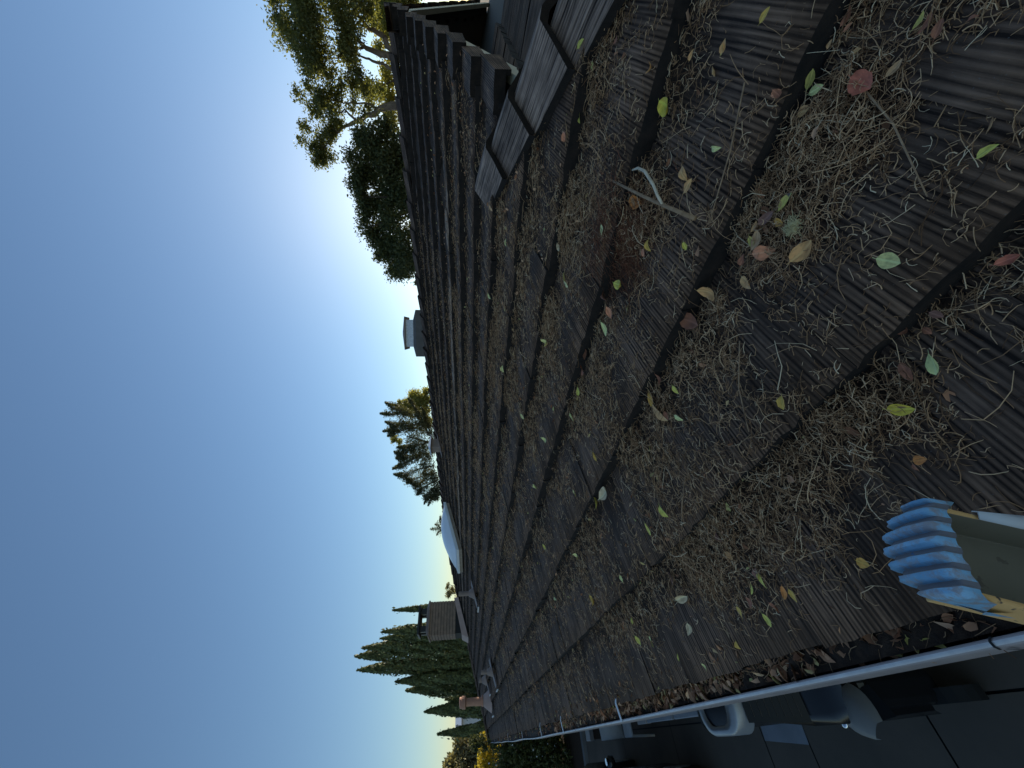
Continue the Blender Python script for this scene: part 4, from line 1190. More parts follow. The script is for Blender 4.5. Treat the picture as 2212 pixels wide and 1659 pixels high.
for wx in (.08, 1.28):
    for wy in (3.5, 4.95):
        wh = MB(); wh.tube([(wx - .08, wy, GZ + .32), (wx + .1, wy, GZ + .32)], .29, 18); wo_ = wh.build('wheel', M['rubber'], car)
        MB().tube([(wx - .085, wy, GZ + .32), (wx - .06, wy, GZ + .32)], .19, 14).build('rim', M['silver'], wo_)
# small rounded scooter-like cart behind it
sc = empty('scooter', (-.02, 2.98, GZ + .03), 'small pale grey scooter with a rounded top and a chrome glint, below the gutter', 'scooter')
b = MB(); rows = []
for s in np.linspace(0, 1, 9):
    w = .13 * math.sin(math.pi * (.08 + .84 * s)) ** .6
    cx_, cy_ = -.115 + .20 * s, 2.90 + .20 * s
    rows.append([(cx_ + a * w * .72, cy_ - a * w * .72, -2.42 + .05 * (1 - a * a) ** .5 * math.sin(math.pi * (.1 + .8 * s)) - (0 if abs(a) < 1 else .03)) for a in (-1, -.8, -.4, 0, .4, .8, 1)])
b.grid(rows); b.build('seat', M['lightgrey'], sc, smooth=True)
b = MB(); b.box(-.03, .16, 2.93, 3.10, -3.05, -2.47); b.build('body', M['black'], sc, bevel=.05)  # black body colour stands in for the dark shadows around the seat
b = MB(); b.add([(-.08, 2.90, -2.44), (.06, 2.97, -2.43), (.10, 2.90, -2.52), (-.06, 2.83, -2.53)], [(0, 1, 2, 3), (3, 2, 1, 0)]); b.build('windscreen', M['glass'], sc)
MB().tube([(-.10, 3.03, -2.40), (.05, 3.13, -2.36)], .012, 8).build('handlebar', M['rubber'], sc)
MB().lathe([(.02, 0), (.028, .012), (.016, .03)], (-.075, 3.10, -2.40), 12).build('mirror', M['chrome'], sc, smooth=True)
for wy in (2.95, 3.15):
    MB().tube([(-.03, wy, GZ + .18), (.05, wy, GZ + .18)], .15, 16).build('wheel', M['rubber'], sc)
# black car at the frame edge
bc = empty('parked_car', (-1.3, 9, GZ + .03), 'black car at the frame edge, only its side mirror and lamp catching light', 'car')
b = MB(); rows = []
for y, z1, ins in ((6.9, -2.75, .12), (7.0, -2.45, .03), (8.3, -2.28, .0), (9.0, -1.85, .2), (10.4, -1.82, .2), (11.1, -2.35, .02), (11.4, -2.8, .1)):
    x0, x1 = -2.15 + ins, -.42 - ins
    rows.append([(x0, y, -3.1), (x0, y, z1 - .1), (x0 + .1, y, z1), (x1 - .1, y, z1), (x1, y, z1 - .1), (x1, y, -3.1)])
b.grid(rows); b.add(rows[0], [(5, 4, 3, 2, 1, 0)]); b.add(rows[-1], [(0, 1, 2, 3, 4, 5)]); b.build('body', M['black'], bc, smooth=True)
mi_ = MB(); mi_.lathe([(.03, -.06), (.085, -.03), (.09, .04), (.04, .085)], (-.36, 8.55, -2.28), 12); mo = mi_.build('side_mirror', M['black'], bc, smooth=True)
MB().lathe([(.02, .0), (.05, .004), (.045, .012)], (-.345, 8.50, -2.19), 12).build('mirror_glass', M['chrome'], mo)
MB().box(-.50, -.40, 7.02, 7.32, -2.52, -2.44).build('headlight', M['silver'], bc, bevel=.02)
for wy in (7.6, 10.6):
    wh = MB().tube([(-.62, wy, GZ + .33), (-.44, wy, GZ + .33)], .31, 18).build('wheel', M['rubber'], bc); MB().tube([(-.45, wy, GZ + .33), (-.43, wy, GZ + .33)], .2, 14).build('rim', M['silver'], wh)
# white garden chair and flower tub between the divider walls
gc = empty('garden_chair', (.12, 9.2, GZ + .03), 'white plastic garden chair between the two low walls', 'chair')
MB().box(-.10, .38, 9.0, 9.45, -2.89, -2.85).build('seat', M['white'], gc, bevel=.02)
b = MB(); b.grid([[(-.10 + .5 * u, 9.45 + .06 * v + .05 * math.sin(math.pi * u), -2.85 + .42 * v) for v in (0, .5, 1)] for u in np.linspace(0, 1, 7)]); b.build('backrest', M['white'], gc, smooth=True).modifiers.new('solid', 'SOLIDIFY').thickness = .02
for a, c in ((-.08, 9.02), (.34, 9.02), (-.08, 9.43), (.34, 9.43)): MB().tube([(a, c, -2.88), (a - .02, c, GZ + .03)], .02, 6).build('leg', M['white'], gc)

OAK_CROWN= [(21.95, 1.5, 7.76, 0.27), (21.95, 1.55, 7.13, 0.5), (21.9, 2.04, 7.5, 0.37), (21.94, 1.64, 6.5, 0.69), (21.86, 2.46, 7.04, 0.52), (21.89, 2.23, 7.2, 0.37), (21.86, 2.48, 6.41, 0.57), (21.92, 1.93, 5.92, 0.7), (21.95, 1.48, 5.37, 0.69), (21.8, 2.98, 6.86, 0.44), (21.79, 3.02, 6.36, 0.54), (21.76, 3.22, 6.03, 0.49), (21.72, 3.49, 6.66, 0.4), (21.71, 3.55, 5.82, 0.5), (21.63, 4.01, 6.4, 0.4), (21.8, 2.95, 5.32, 0.49), (21.87, 2.37, 4.88, 0.43), (21.9, 2.04, 5.23, 0.52), (21.94, 1.65, 4.52, 0.51), (21.96, 1.31, 4.81, 0.46), (21.58, 4.29, 7.04, 0.3), (21.51, 4.63, 7.26, 0.33), (21.47, 4.81, 6.96, 0.39), (21.46, 4.83, 6.57, 0.31), (21.55, 4.45, 6.3, 0.36), (21.61, 4.14, 5.94, 0.38), (21.68, 3.71, 5.37, 0.4), (21.62, 4.09, 5.15, 0.41), (21.72, 3.48, 4.85, 0.35), (21.68, 3.74, 4.6, 0.4), (21.33, 5.38, 7.28, 0.29), (21.29, 5.53, 7.02, 0.42), (21.2, 5.88, 7.19, 0.4), (21.22, 5.82, 6.77, 0.43), (21.07, 6.32, 7.07, 0.46), (20.97, 6.66, 6.83, 0.38), (20.9, 6.86, 7.18, 0.25), (21.27, 5.62, 6.27, 0.32), (21.37, 5.24, 6.46, 0.32), (21.35, 5.29, 5.91, 0.32), (21.46, 4.85, 5.58, 0.26), (21.54, 4.49, 5.12, 0.28), (21.59, 4.25, 4.48, 0.31), (21.52, 4.55, 4.73, 0.23), (21.97, 1.19, 7.44, 0.49), (21.98, 0.95, 6.74, 0.62), (21.98, 0.96, 6.02, 0.67), (21.98, 0.82, 5.13, 0.71), (21.98, 0.86, 4.36, 0.59), (21.98, 0.92, 7.56, 0.48)]
YEL_CROWN= [(28.94, 1.86, 4.72, 0.61), (28.9, 2.43, 5.1, 0.37), (28.96, 1.6, 4.21, 0.49), (28.85, 2.99, 4.58, 0.41), (28.77, 3.64, 4.98, 0.36), (28.7, 4.13, 4.86, 0.43), (28.57, 4.99, 5.43, 0.5), (28.52, 5.27, 5.01, 0.57), (28.61, 4.72, 4.62, 0.4), (28.42, 5.79, 4.61, 0.45), (28.34, 6.14, 4.99, 0.38), (28.96, 1.44, 3.77, 0.36), (28.96, 1.52, 4.78, 0.54), (28.9, 2.37, 4.31, 0.44), (28.78, 3.6, 4.35, 0.32), (28.27, 6.44, 4.55, 0.35), (28.98, 1.14, 4.32, 0.72), (28.98, 1.07, 3.43, 0.54), (27.87, 8.0, 4.57, 0.29), (28.17, 6.91, 4.74, 0.42)]
DENSE_CROWN= [(17.27, 5.09, 4.33, 0.4), (17.37, 4.73, 4.36, 0.26), (17.38, 4.7, 3.84, 0.49), (17.43, 4.49, 3.3, 0.44), (17.28, 5.04, 3.46, 0.54), (17.16, 5.44, 3.94, 0.54), (17.13, 5.53, 4.35, 0.34), (17.17, 5.39, 3.14, 0.43), (17.0, 5.91, 4.36, 0.37), (16.96, 6.04, 3.93, 0.51), (16.98, 5.98, 3.34, 0.51), (17.34, 4.83, 2.91, 0.31), (17.12, 5.57, 2.85, 0.27), (16.88, 6.26, 4.49, 0.35), (16.74, 6.61, 4.49, 0.33), (16.86, 6.29, 3.6, 0.33), (16.59, 7.0, 4.36, 0.43), (16.41, 7.39, 4.31, 0.38), (16.51, 7.18, 3.92, 0.43), (16.73, 6.64, 3.4, 0.45), (16.85, 6.34, 3.01, 0.38), (16.19, 7.87, 4.22, 0.39), (16.23, 7.77, 3.74, 0.53), (16.43, 7.35, 3.14, 0.53), (15.94, 8.35, 3.98, 0.39), (15.93, 8.38, 3.56, 0.54), (16.04, 8.16, 3.06, 0.54), (15.68, 8.85, 4.0, 0.25), (15.66, 8.87, 3.35, 0.42), (15.72, 8.77, 2.86, 0.35), (15.42, 9.28, 3.23, 0.25), (15.48, 9.18, 2.73, 0.3), (15.26, 9.55, 2.4, 0.11), (15.49, 9.16, 3.47, 0.23), (15.82, 8.59, 3.72, 0.3)]
OAK_LIMBS= [[(21.85, 2.59, 1.84), (21.82, 2.8, 3.31), (21.84, 2.67, 4.0), (21.86, 2.51, 4.4), (21.89, 2.16, 4.84), (21.9, 2.05, 5.27), (21.9, 2.06, 5.95)], [(21.84, 2.67, 4.0), (21.85, 2.56, 4.59), (21.84, 2.67, 4.98), (21.81, 2.88, 5.4), (21.78, 3.07, 6.0)], [(21.86, 2.48, 1.83), (21.85, 2.54, 3.27), (21.9, 2.1, 3.68), (21.92, 1.93, 4.11), (21.95, 1.55, 4.5), (21.97, 1.22, 4.52), (21.98, 0.99, 4.82)], [(21.92, 1.93, 4.11), (21.92, 1.85, 4.42), (21.9, 2.05, 4.77)], [(21.76, 3.23, 2.87), (21.77, 3.19, 3.35), (21.79, 3.06, 3.72), (21.81, 2.91, 4.28), (21.82, 2.83, 4.73), (21.74, 3.39, 5.22)], [(21.58, 4.29, 1.96), (21.54, 4.46, 3.3), (21.51, 4.62, 3.93), (21.45, 4.87, 4.57), (21.39, 5.16, 5.13), (21.34, 5.36, 5.67), (21.27, 5.61, 6.12), (21.11, 6.21, 6.74)], [(21.51, 4.62, 3.93), (21.53, 4.54, 4.53), (21.55, 4.44, 4.86), (21.53, 4.51, 5.42), (21.54, 4.48, 6.2)], [(21.39, 5.16, 5.13), (21.47, 4.81, 5.57), (21.47, 4.81, 6.17), (21.47, 4.8, 6.76)], [(21.97, 1.22, 4.52), (21.95, 1.42, 5.36), (21.94, 1.57, 6.49)]]
CON_BR= [[(14.35, 19.23, 2.1), (14.86, 18.85, 3.13), (15.1, 18.66, 3.96), (15.04, 18.71, 4.77), (15.07, 18.68, 5.35)], [(14.99, 18.74, 3.55), (15.26, 18.53, 4.2), (15.48, 18.34, 4.53)], [(15.1, 18.66, 3.96), (15.29, 18.5, 4.53), (15.55, 18.28, 5.0)], [(14.53, 19.1, 2.92), (14.47, 19.15, 3.74), (14.48, 19.14, 4.51), (14.68, 18.99, 5.04)], [(14.47, 19.15, 3.74), (14.35, 19.24, 4.51), (14.22, 19.33, 5.19)], [(14.37, 19.23, 3.13), (14.27, 19.29, 4.02), (14.15, 19.39, 4.59), (13.98, 19.5, 4.86)], [(13.68, 19.72, 2.09), (13.52, 19.83, 3.11), (13.36, 19.93, 3.83), (13.44, 19.88, 4.32)], [(13.52, 19.83, 3.11), (13.19, 20.05, 3.67), (13.1, 20.11, 4.15), (13.21, 20.04, 4.47)], [(13.17, 20.07, 2.08), (13.01, 20.17, 3.18), (12.86, 20.27, 3.9), (12.9, 20.24, 4.38)], [(12.84, 20.27, 3.17), (12.58, 20.44, 3.89), (12.39, 20.56, 4.46)], [(13.68, 19.72, 2.09), (14.36, 19.23, 2.72), (15.02, 18.72, 3.14), (15.51, 18.31, 3.47), (15.77, 18.09, 3.72)], [(14.02, 19.48, 2.3), (14.86, 18.85, 2.72), (15.35, 18.45, 2.89)], [(12.48, 20.5, 2.07), (12.32, 20.59, 3.07), (12.03, 20.77, 3.86), (12.11, 20.72, 4.43)], [(12.13, 20.71, 1.94), (11.94, 20.82, 2.86), (11.75, 20.93, 3.53), (11.86, 20.87, 3.7)], [(11.85, 20.87, 1.89), (11.8, 20.9, 2.66), (11.53, 21.05, 3.05), (11.65, 20.99, 3.53)], [(11.78, 20.91, 1.85), (11.51, 21.06, 2.45), (11.25, 21.2, 2.92), (11.05, 21.31, 3.05)], [(11.6, 21.01, 1.8), (11.33, 21.16, 2.16), (11.0, 21.33, 2.47), (10.58, 21.54, 2.61)], [(11.43, 21.1, 1.8), (11.09, 21.28, 2.11), (10.47, 21.59, 2.41)], [(11.25, 21.2, 1.78), (11.01, 21.32, 1.91), (10.78, 21.44, 2.14)]]
CON2_BR= [[(11.7, 27.63, 1.74), (11.63, 27.66, 2.23), (11.6, 27.66, 2.79)], [(11.7, 27.62, 1.99), (12.1, 27.45, 2.19), (12.35, 27.34, 2.13)], [(11.62, 27.66, 2.08), (11.84, 27.56, 2.28), (11.91, 27.53, 2.48)], [(11.53, 27.69, 1.98), (11.41, 27.74, 2.22), (11.23, 27.82, 2.34)], [(11.74, 27.61, 1.89), (12.01, 27.49, 2.04), (12.22, 27.4, 2.07)]]
YEL2_CROWN= [(22.56, 25.44, 4.86, 0.36), (22.78, 25.24, 3.75, 0.27), (22.15, 25.79, 4.45, 0.66), (22.24, 25.72, 3.87, 0.48), (22.02, 25.9, 5.5, 0.3), (22.07, 25.86, 5.96, 0.18), (19.62, 27.77, 6.37, 0.29), (19.42, 27.91, 5.9, 0.23), (21.42, 26.4, 3.86, 0.48), (21.7, 26.17, 5.15, 0.53), (20.77, 26.92, 3.56, 0.42)]
SMALL_CROWN= [(8.22, 28.85, 1.46, 0.12), (8.02, 28.91, 1.5, 0.14), (7.73, 28.99, 1.36, 0.19), (7.58, 29.03, 1.45, 0.19), (7.88, 28.95, 1.18, 0.23)]
CYPRESS= [(6.24, 26.27, 4.49, 0.24), (5.4, 27.47, 5.19, 0.37), (5.18, 28.03, 5.34, 0.36), (4.86, 28.59, 6.46, 0.43), (4.53, 29.15, 6.93, 0.48), (3.93, 29.74, 6.81, 0.44), (3.85, 30.76, 5.07, 0.36), (3.21, 29.83, 4.46, 0.44), (2.84, 30.87, 3.88, 0.52), (2.31, 31.92, 1.49, 0.42), (1.7, 29.95, 2.6, 0.61), (0.58, 25.99, 1.52, 0.45)]
EUC= [(0.34, 38.0, 0.89, 0.56), (0.01, 38.0, 1.2, 0.47), (-0.15, 38.0, 0.57, 0.63), (-0.43, 38.0, 1.34, 0.39), (0.27, 38.0, -0.06, 0.4), (-0.54, 38.0, -0.06, 0.63), (-0.81, 37.99, 1.48, 0.35), (-0.82, 37.99, 0.71, 0.62), (-0.11, 38.0, -0.38, 0.48), (-1.01, 37.99, -0.37, 0.62), (-1.29, 37.98, 1.61, 0.38), (-1.46, 37.97, 0.85, 0.69), (-1.64, 37.96, -0.06, 0.69)]
YSHRUB= [(0.19, 20.0, -0.58, 0.17), (-0.08, 20.0, -0.49, 0.19), (-0.1, 20.0, -0.78, 0.21), (-0.33, 20.0, -0.65, 0.25), (-0.38, 20.0, -0.44, 0.14), (-0.59, 19.99, -0.6, 0.29), (-0.41, 20.0, -0.89, 0.21), (-0.78, 19.98, -0.43, 0.24), (-0.86, 19.98, -0.75, 0.28), (-0.09, 20.0, -1.07, 0.17)]
RSHRUB= [(0.09, 19.0, -0.19, 0.2), (0.07, 19.0, -0.47, 0.22), (-0.03, 19.0, -0.27, 0.12)]
HEDGE= [(-0.19, 18.0, -1.23, 0.26), (-0.04, 18.0, -1.43, 0.19), (-0.51, 17.99, -1.2, 0.33), (-0.38, 18.0, -1.59, 0.34), (-0.09, 18.0, -1.84, 0.27), (-0.3, 18.0, -2.05, 0.38), (-0.05, 18.0, -2.39, 0.23), (-0.34, 18.0, -2.54, 0.42), (-0.71, 17.99, -1.74, 0.4), (-0.75, 17.98, -2.3, 0.44), (-0.21, 18.0, -2.95, 0.31), (-0.59, 17.99, -3.0, 0.45), (-0.3, 18.0, -3.44, 0.23), (-0.68, 17.99, -3.44, 0.41), (-0.75, 17.98, -1.01, 0.29)]
# ------------------------------------------------------------------ trees and shrubs
def leaf_cloud(C, size, n, rg, elong=2.0, upw=0.0, sub=9, spread=.42, mode='clump'):
    """C: (m,4) clump centres + radius -> quads"""
    C = np.asarray(C, float)
    r = C[:, 3]; wgt = r ** 2; cnt = np.maximum(8, (n * wgt / wgt.sum()).astype(int))
    P = []; hv = []
    for (x, y, z, rr), c in zip(C, cnt):
        k = max(3, int(sub * min(2.5, (rr / .4) ** 1.3)))
        d = rg.normal(0, 1, (k, 3)); d /= np.linalg.norm(d, axis=1, keepdims=True)
        sc_ = d * (rr * (.25 + .65 * rg.random((k, 1)) ** .5)) * (1, 1, .8)
        i = rg.integers(0, k, c)
        q = sc_[i] + rg.normal(0, 1, (c, 3)) * rr * spread * .55 * (1, 1, .75)
        wide = rg.random(c) < .45
        q[wide] = np.clip(rg.normal(0, 1, (wide.sum(), 3)), -1.7, 1.7) * rr * (.62, .62, .55)
        P.append(q + (x, y, z)); hv.append(np.clip(rg.beta(2, 2.4, c) * .8 + (rg.random(k) * .35)[i], 0, 1))
    P = np.concatenate(P); hv = np.concatenate(hv)
    sd = np.array(sun_dir); gap = (P @ sd) / np.linalg.norm(P, axis=1) < np.cos(np.radians(rg.uniform(.12, .5, len(P))))
    P = P[gap]; hv = hv[gap]
    return quads(P, size, rg, elong, upw), np.repeat(hv, 4)
def quads(P, size, rg, elong=2.0, upw=0.0):
    n = len(P)
    e = rg.normal(0, 1, (n, 3)); e[:, 2] += upw; e /= np.linalg.norm(e, axis=1, keepdims=True)
    t = rg.normal(0, 1, (n, 3)); f = np.cross(e, t); f /= np.linalg.norm(f, axis=1, keepdims=True)
    s = (size * rg.uniform(.6, 1.35, n))[:, None]
    w = s / elong
    V = np.stack([P - e * s * .5, P + f * w * .5 - e * s * .05, P + e * s * .5, P - f * w * .5 - e * s * .05], 1)
    return V.reshape(-1, 3)
def crown(name, V, hue, mat, parent):
    F = np.arange(len(V)).reshape(-1, 4)
    return link(name, mesh_np(name, V, [F], mat, attrs={'hue': ('FLOAT', hue)}), parent)
def sub(a, b, n):
    a, b = Vector(a), Vector(b); return [a.lerp(b, i / n) for i in range(n)]
def limb(mb, pts, r0, r1, rg, n=7, wob=.03):
    P = []
    for a, b in zip(pts[:-1], pts[1:]): P += sub(a, b, 3)
    P.append(Vector(pts[-1]))
    P = [p + Vector(rg.normal(0, wob, 3)) * (0 if i in (0,) else 1) for i, p in enumerate(P)]
    R = [r0 + (r1 - r0) * (i / (len(P) - 1)) ** .8 for i in range(len(P))]
    mb.tube(P, R, n)
def tree(name, label, base, C, n, size, mat, limbs=(), seed=1, trunk_r=.25, cat='tree', group=None, bark='bark', elong=2., subn=9, spread=.42, auto=True):
    rg = np.random.default_rng(seed)
    t = empty(name, base, label, cat, group)
    mb = MB()
    if limbs:
        for L in limbs: limb(mb, *L, rg)
    cx = np.mean([c[0] for c in C]); cy = np.mean([c[1] for c in C]); cz = np.mean([c[2] for c in C])
    if auto:
        fork = Vector((base[0] * .6 + cx * .4, base[1] * .6 + cy * .4, base[2] + (cz - base[2]) * .6))
        limb(mb, [base, fork], trunk_r, trunk_r * .6, rg)
        for c in C[::max(1, len(C) // 12)]:
            limb(mb, [fork, fork.lerp(Vector(c[:3]), .55) + Vector((0, 0, .1)), c[:3]], trunk_r * .4, .012, rg, 5)
    mb.build('trunk', M[bark], t, smooth=True)
    V, h = leaf_cloud(C, size, n, rg, elong, 0, subn, spread)
    crown('crown', V, h, M[mat], t)
    return t
rt = np.random.default_rng(77)
# big open-crowned tree on the right
dj = lambda C, s: [(x + rt.normal(0, s) * .91, y + rt.normal(0, s) * .35, z, r * 1.0) for x, y, z, r in C]
limbs = []
trunkA = (21.9, 2.9, GZ); trunkB = (21.6, 4.2, GZ)
for i, L in enumerate(OAK_LIMBS):
    r0 = [.17, .07, .17, .06, .10, .22, .06, .06, .05][i]
    limbs.append((L, r0, .02))
limbs.append(([trunkA, (21.85, 2.75, -.5), OAK_LIMBS[0][0]], .42, .2)); limbs.append(([(21.85, 2.75, -.5), OAK_LIMBS[2][0]], .25, .17)); limbs.append(([(21.85, 2.75, -.5), OAK_LIMBS[4][0]], .2, .1))
limbs.append(([trunkB, OAK_LIMBS[5][0]], .38, .22))
for c in OAK_CROWN[::2]:
    p = Vector(c[:3]); j = min((Vector(q) for L in OAK_LIMBS for q in L), key=lambda q: (q - p).length)
    limbs.append(([j, j.lerp(p, .5) + Vector((0, 0, .08)), p], .035, .008))
tree('broadleaf_tree', 'tall open crowned tree with bare forking limbs over the gable', (21.75, 3.4, GZ), dj(OAK_CROWN, .8) + [(x + rt.normal(0, .5), y + rt.normal(0, r * 1.1), z + rt.normal(0, r * .9), r * .7) for x, y, z, r in OAK_CROWN if z > 4.2], 42000, .12, 'oak', limbs, 3, auto=False, bark='bark_pale', cat='tree', spread=.5, subn=11)
tree('broadleaf_tree', 'yellow green sunlit tree low behind the tall open crowned tree', (28.7, 3.5, GZ), dj(YEL_CROWN, .6) + [(28.9, 3.2 + i * .7, 3.2, .7) for i in range(-3, 5)], 24000, .16, 'yelleaf', (), 4, .25, spread=.8, subn=12)
tree('broadleaf_tree', 'dense dark tree standing in front of the sun', (16.9, 6.0, GZ), dj(DENSE_CROWN, .5) + [(x + rt.normal(0, .4), y + rt.normal(0, r * .8), z - abs(rt.normal(0, r)), r * .8) for x, y, z, r in DENSE_CROWN] + [(17.3 - .33 * i, 4.5 + .5 * i + rt.normal(0, .1), zz_ - .05 * i + rt.normal(0, .1), .42) for i in range(9) for zz_ in (2.75, 2.2)], 60000, .11, 'denseleaf', (), 5, .22, spread=.6, subn=12)
# conifers
def conifer(label, base, BR, sizes, seed, n_per, dense_core=(), name='conifer_tree'):
    rg = np.random.default_rng(seed)
    t = empty(name, base, label, 'tree'); mb = MB()
    cx = np.mean([b[0][0] for b in BR]); cy = np.mean([b[0][1] for b in BR])
    top = max((b[-1] for b in BR), key=lambda p: p[2])
    limb(mb, [base, (cx, cy, (base[2] + top[2]) * .5), (cx * .6 + top[0] * .4, cy * .6 + top[1] * .4, top[2] * .7)], .22, .03, rg)
    P = []; 
    for b in BR:
        j = rg.normal(0, .5)
        b = [(x + j * .5 * (1 - i / len(b)), y + j * .8 * (1 - i / len(b)), z) for i, (x, y, z) in enumerate(b)]
        limb(mb, b, .05, .008, rg, 5, .01)
        L = sum((Vector(q) - Vector(p)).length for p, q in zip(b[:-1], b[1:]))
        m = int(n_per * L)
        pts = [Vector(x) for x in b]
        for _ in range(m):
            s = rg.random() ** .8 * (len(pts) - 1); i = min(int(s), len(pts) - 2)
            p = pts[i].lerp(pts[i + 1], s - i); w = .32 * (1 - s / (len(pts) - 1)) ** .7 + .03
            # hanging side sprays
            side = Vector(rg.normal(0, 1, 3)) * w * .55; side.z = -abs(side.z) * .8 + .02
            P.append(p + side)
    P = np.array([tuple(p) for p in P]); 
    V = quads(P, sizes, rg, 3.2, .5); h = np.repeat(np.clip(rg.beta(2, 2.2, len(P)), 0, 1), 4)
    if len(dense_core):
        dense_core = list(dense_core) + [tuple(Vector(b[len(b) // 2])) + (.30,) for b in BR] + [tuple(Vector(b[-2]).lerp(Vector(b[-1]), .4)) + (.2,) for b in BR]
        V2, h2 = leaf_cloud(dense_core, sizes, int(n_per * 26), rg, 3., .4); V = np.concatenate([V, V2]); h = np.concatenate([h, h2 * .7])
    mb.build('trunk', M['bark'], t, smooth=True)
    crown('crown', V, h, M['con'], t)
conifer('spiky dark conifer in front of a yellow green tree, middle of the skyline', (13.4, 19.9, GZ), CON_BR, .12, 8, 620,
        [(14.4, 19.15, 3.6, .5), (14.2, 19.3, 2.8, .6), (13.7, 19.65, 3.4, .5), (13.3, 19.9, 2.8, .55), (13.3, 19.9, 3.5, .35), (12.7, 20.3, 2.6, .5), (12.2, 20.6, 2.5, .45), (12.9, 20.2, 3.2, .4), (14.7, 19.0, 4.1, .3), (11.8, 20.8, 2.1, .35)])
conifer('small conifer tip peeking over the white skylight', (11.6, 27.7, GZ), CON2_BR, .10, 9, 420)
tree('broadleaf_tree', 'pale yellow green tree behind the spiky dark conifer', (21.6, 26.2, GZ), YEL2_CROWN, 12000, .15, 'yelleaf', (), 10, .2, spread=.9, subn=12)
tree('broadleaf_tree', 'small leafy treetop between the skylight and the boxed chimney', (7.9, 28.9, GZ), SMALL_CROWN + [(7.9, 28.9, .6, .4)], 3000, .09, 'euc', (), 11, .12)
# row of slim cypresses
CL = ['slim single cypress spire behind the boxed chimney', 'cypress close left of the boxed chimney, half hidden by its hood', 'cypress with a blunt top, second left of the boxed chimney', 'tall cypress, third left of the boxed chimney',
      'tallest cypress of the row', 'second tallest cypress, just left of the tallest', 'low cypress tucked against the second tallest cypress', 'mid height cypress with a ragged tip right of the copper coloured flue', 'broad mid height cypress above the copper coloured flue',
      'lowest dark cypress at the gap in the row', 'plump pointed cypress behind the copper coloured flue', 'leaning dark cypress at the left end of the row']
for i, ((x, y, z, r), lab) in enumerate(zip(CYPRESS, CL)):
    rg = np.random.default_rng(200 + i)
    base = (x + .05, y, GZ)
    t = empty('cypress_tree', base, lab, 'cypress', 'row of cypress trees beyond the roof')
    MB().tube([base, (x, y, z - .5)], [.12, .02], 6).build('trunk', M['bark'], t)
    Ht = z - GZ; n = 8000
    s = rg.random(n) ** .85                       # 0 at the tip
    zz = z - s * Ht
    prof = np.minimum(1, (s * Ht / (2.2 if i not in (10, 11) else 3.2)) ** .72) * (1 - .25 * np.clip((s - .8) / .2, 0, 1))
    th = rg.uniform(0, 2 * np.pi, n)
    lump = 1 + .14 * np.sin(th * 3 + zz * 2.1 + i) * np.sin(zz * 3.3 + i * 2) + .14 * np.sin(th * 5 - zz * 4.3)
    rr = r * .84 * prof * lump * (.72 + .32 * rg.random(n) ** .5)
    P = np.stack([x + rr * np.cos(th), y + rr * np.sin(th), zz], 1)
    fl = rg.random(n) < .05; P[fl] += rg.normal(0, .07, (fl.sum(), 3))
    out = np.stack([np.cos(th), np.sin(th), .25 + 0 * th], 1) + rg.normal(0, .38, (n, 3)); out /= np.linalg.norm(out, axis=1, keepdims=True)
    e = np.array([0, 0, 1.]) + rg.normal(0, .35, (n, 3)); e -= out * (e * out).sum(1, keepdims=True); e /= np.linalg.norm(e, axis=1, keepdims=True)
    f = np.cross(out, e); sz = (.20 * rg.uniform(.6, 1.35, n))[:, None]
    V = np.stack([P - e * sz * .5, P + f * sz * .24, P + e * sz * .5, P - f * sz * .24], 1).reshape(-1, 3)
    crown('crown', V, np.repeat(np.clip(rg.beta(2, 2.2, n), 0, 1), 4), M['cyp'], t)
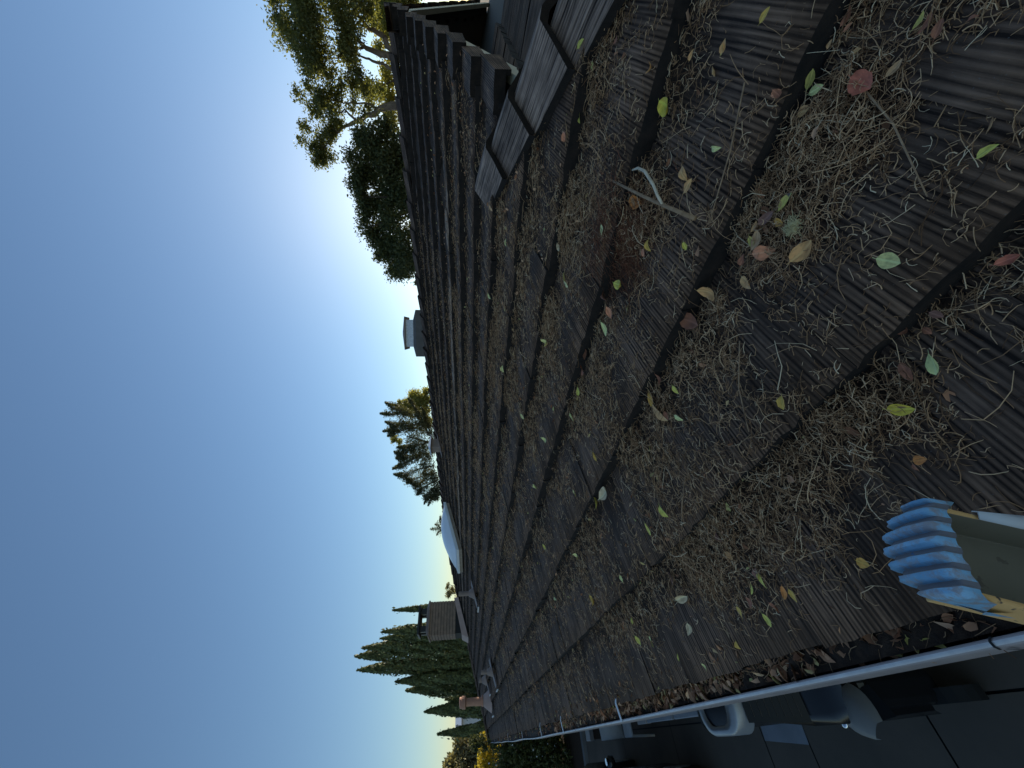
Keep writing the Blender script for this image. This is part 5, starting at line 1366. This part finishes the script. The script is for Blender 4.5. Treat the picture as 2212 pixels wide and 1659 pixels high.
# left edge: grey tree, golden shrub, dark hedge
tree('broadleaf_tree', 'grey green tree with pale gaps at the end of the gutter', (-.6, 38, GZ), dj(EUC, .5) + [(-2.5, 38, .5, .9), (-2.2, 38, 1.4, .6), (-1.2, 38, -1.2, .9), (.2, 38, -1.0, .7)], 20000, .2, 'euc', (), 12, .25)
tree('golden_shrub', 'golden yellow sunlit shrub at the far end of the gutter', (-.5, 20, GZ), YSHRUB + [(-1.2, 20, -.7, .35), (-1.6, 20, -.6, .35), (-1.3, 20, -1.1, .3)], 9000, .075, 'yshrub', (), 13, .06, cat='shrub')
tree('round_shrub', 'small round dark shrub between the cypress and the golden shrub', (.05, 19, GZ), RSHRUB + [(.05, 19, -.9, .25)], 2600, .07, 'denseleaf', (), 14, .05, cat='shrub')
hc = [(a, b, c, d * 1.15) for a, b, c, d in HEDGE]
rh = np.random.default_rng(15)
for x in np.arange(-9, 1.2, .55):
    for z in (-2.9, -2.3, -1.75, -1.3): hc.append((x + rh.normal(0, .15), 17.6 + rh.normal(0, .35) + .3 * (z + 3), z + rh.normal(0, .12), .5))
tree('hedge', 'tall dark mixed hedge closing the driveway', (-3.5, 17.8, GZ), hc, 50000, .12, 'hedge', (), 16, .06, cat='hedge', spread=.5)
# blossoms flecking the hedge
n = 160; P_ = np.array(HEDGE)[rh.integers(0, len(HEDGE), n)][:, :3] + rh.normal(0, .35, (n, 3)) + (0, -.4, 0)
V = quads(P_, .06, rh, 1.2)
o = link('blossom', mesh_np('blossom', V, [np.arange(len(V)).reshape(-1, 4)], M['white']))
tag(o, 'pale blossoms flecking the dark hedge', kind='stuff')
# pale house far off between the cypresses
fb = empty('distant_house', (2.5, 60, GZ), 'tiny pale house front far off between two cypresses', 'house')
MB().box(.5, 4.6, 60, 66, GZ, .9).build('wall', M['white'], fb)
b = MB(); b.add([(.2, 59.6, .9), (4.9, 59.6, .9), (4.9, 66.4, .9), (.2, 66.4, .9), (.2, 63, 1.7), (4.9, 63, 1.7)], [(0, 1, 5, 4), (2, 3, 4, 5), (0, 4, 3), (1, 2, 5), (3, 2, 1, 0)]); b.build('roof', M['galv'], fb)
for wx in (1.2, 2.6, 3.7): MB().box(wx, wx + .5, 59.95, 59.99, -.4, .5).build('window', M['glass'], fb)
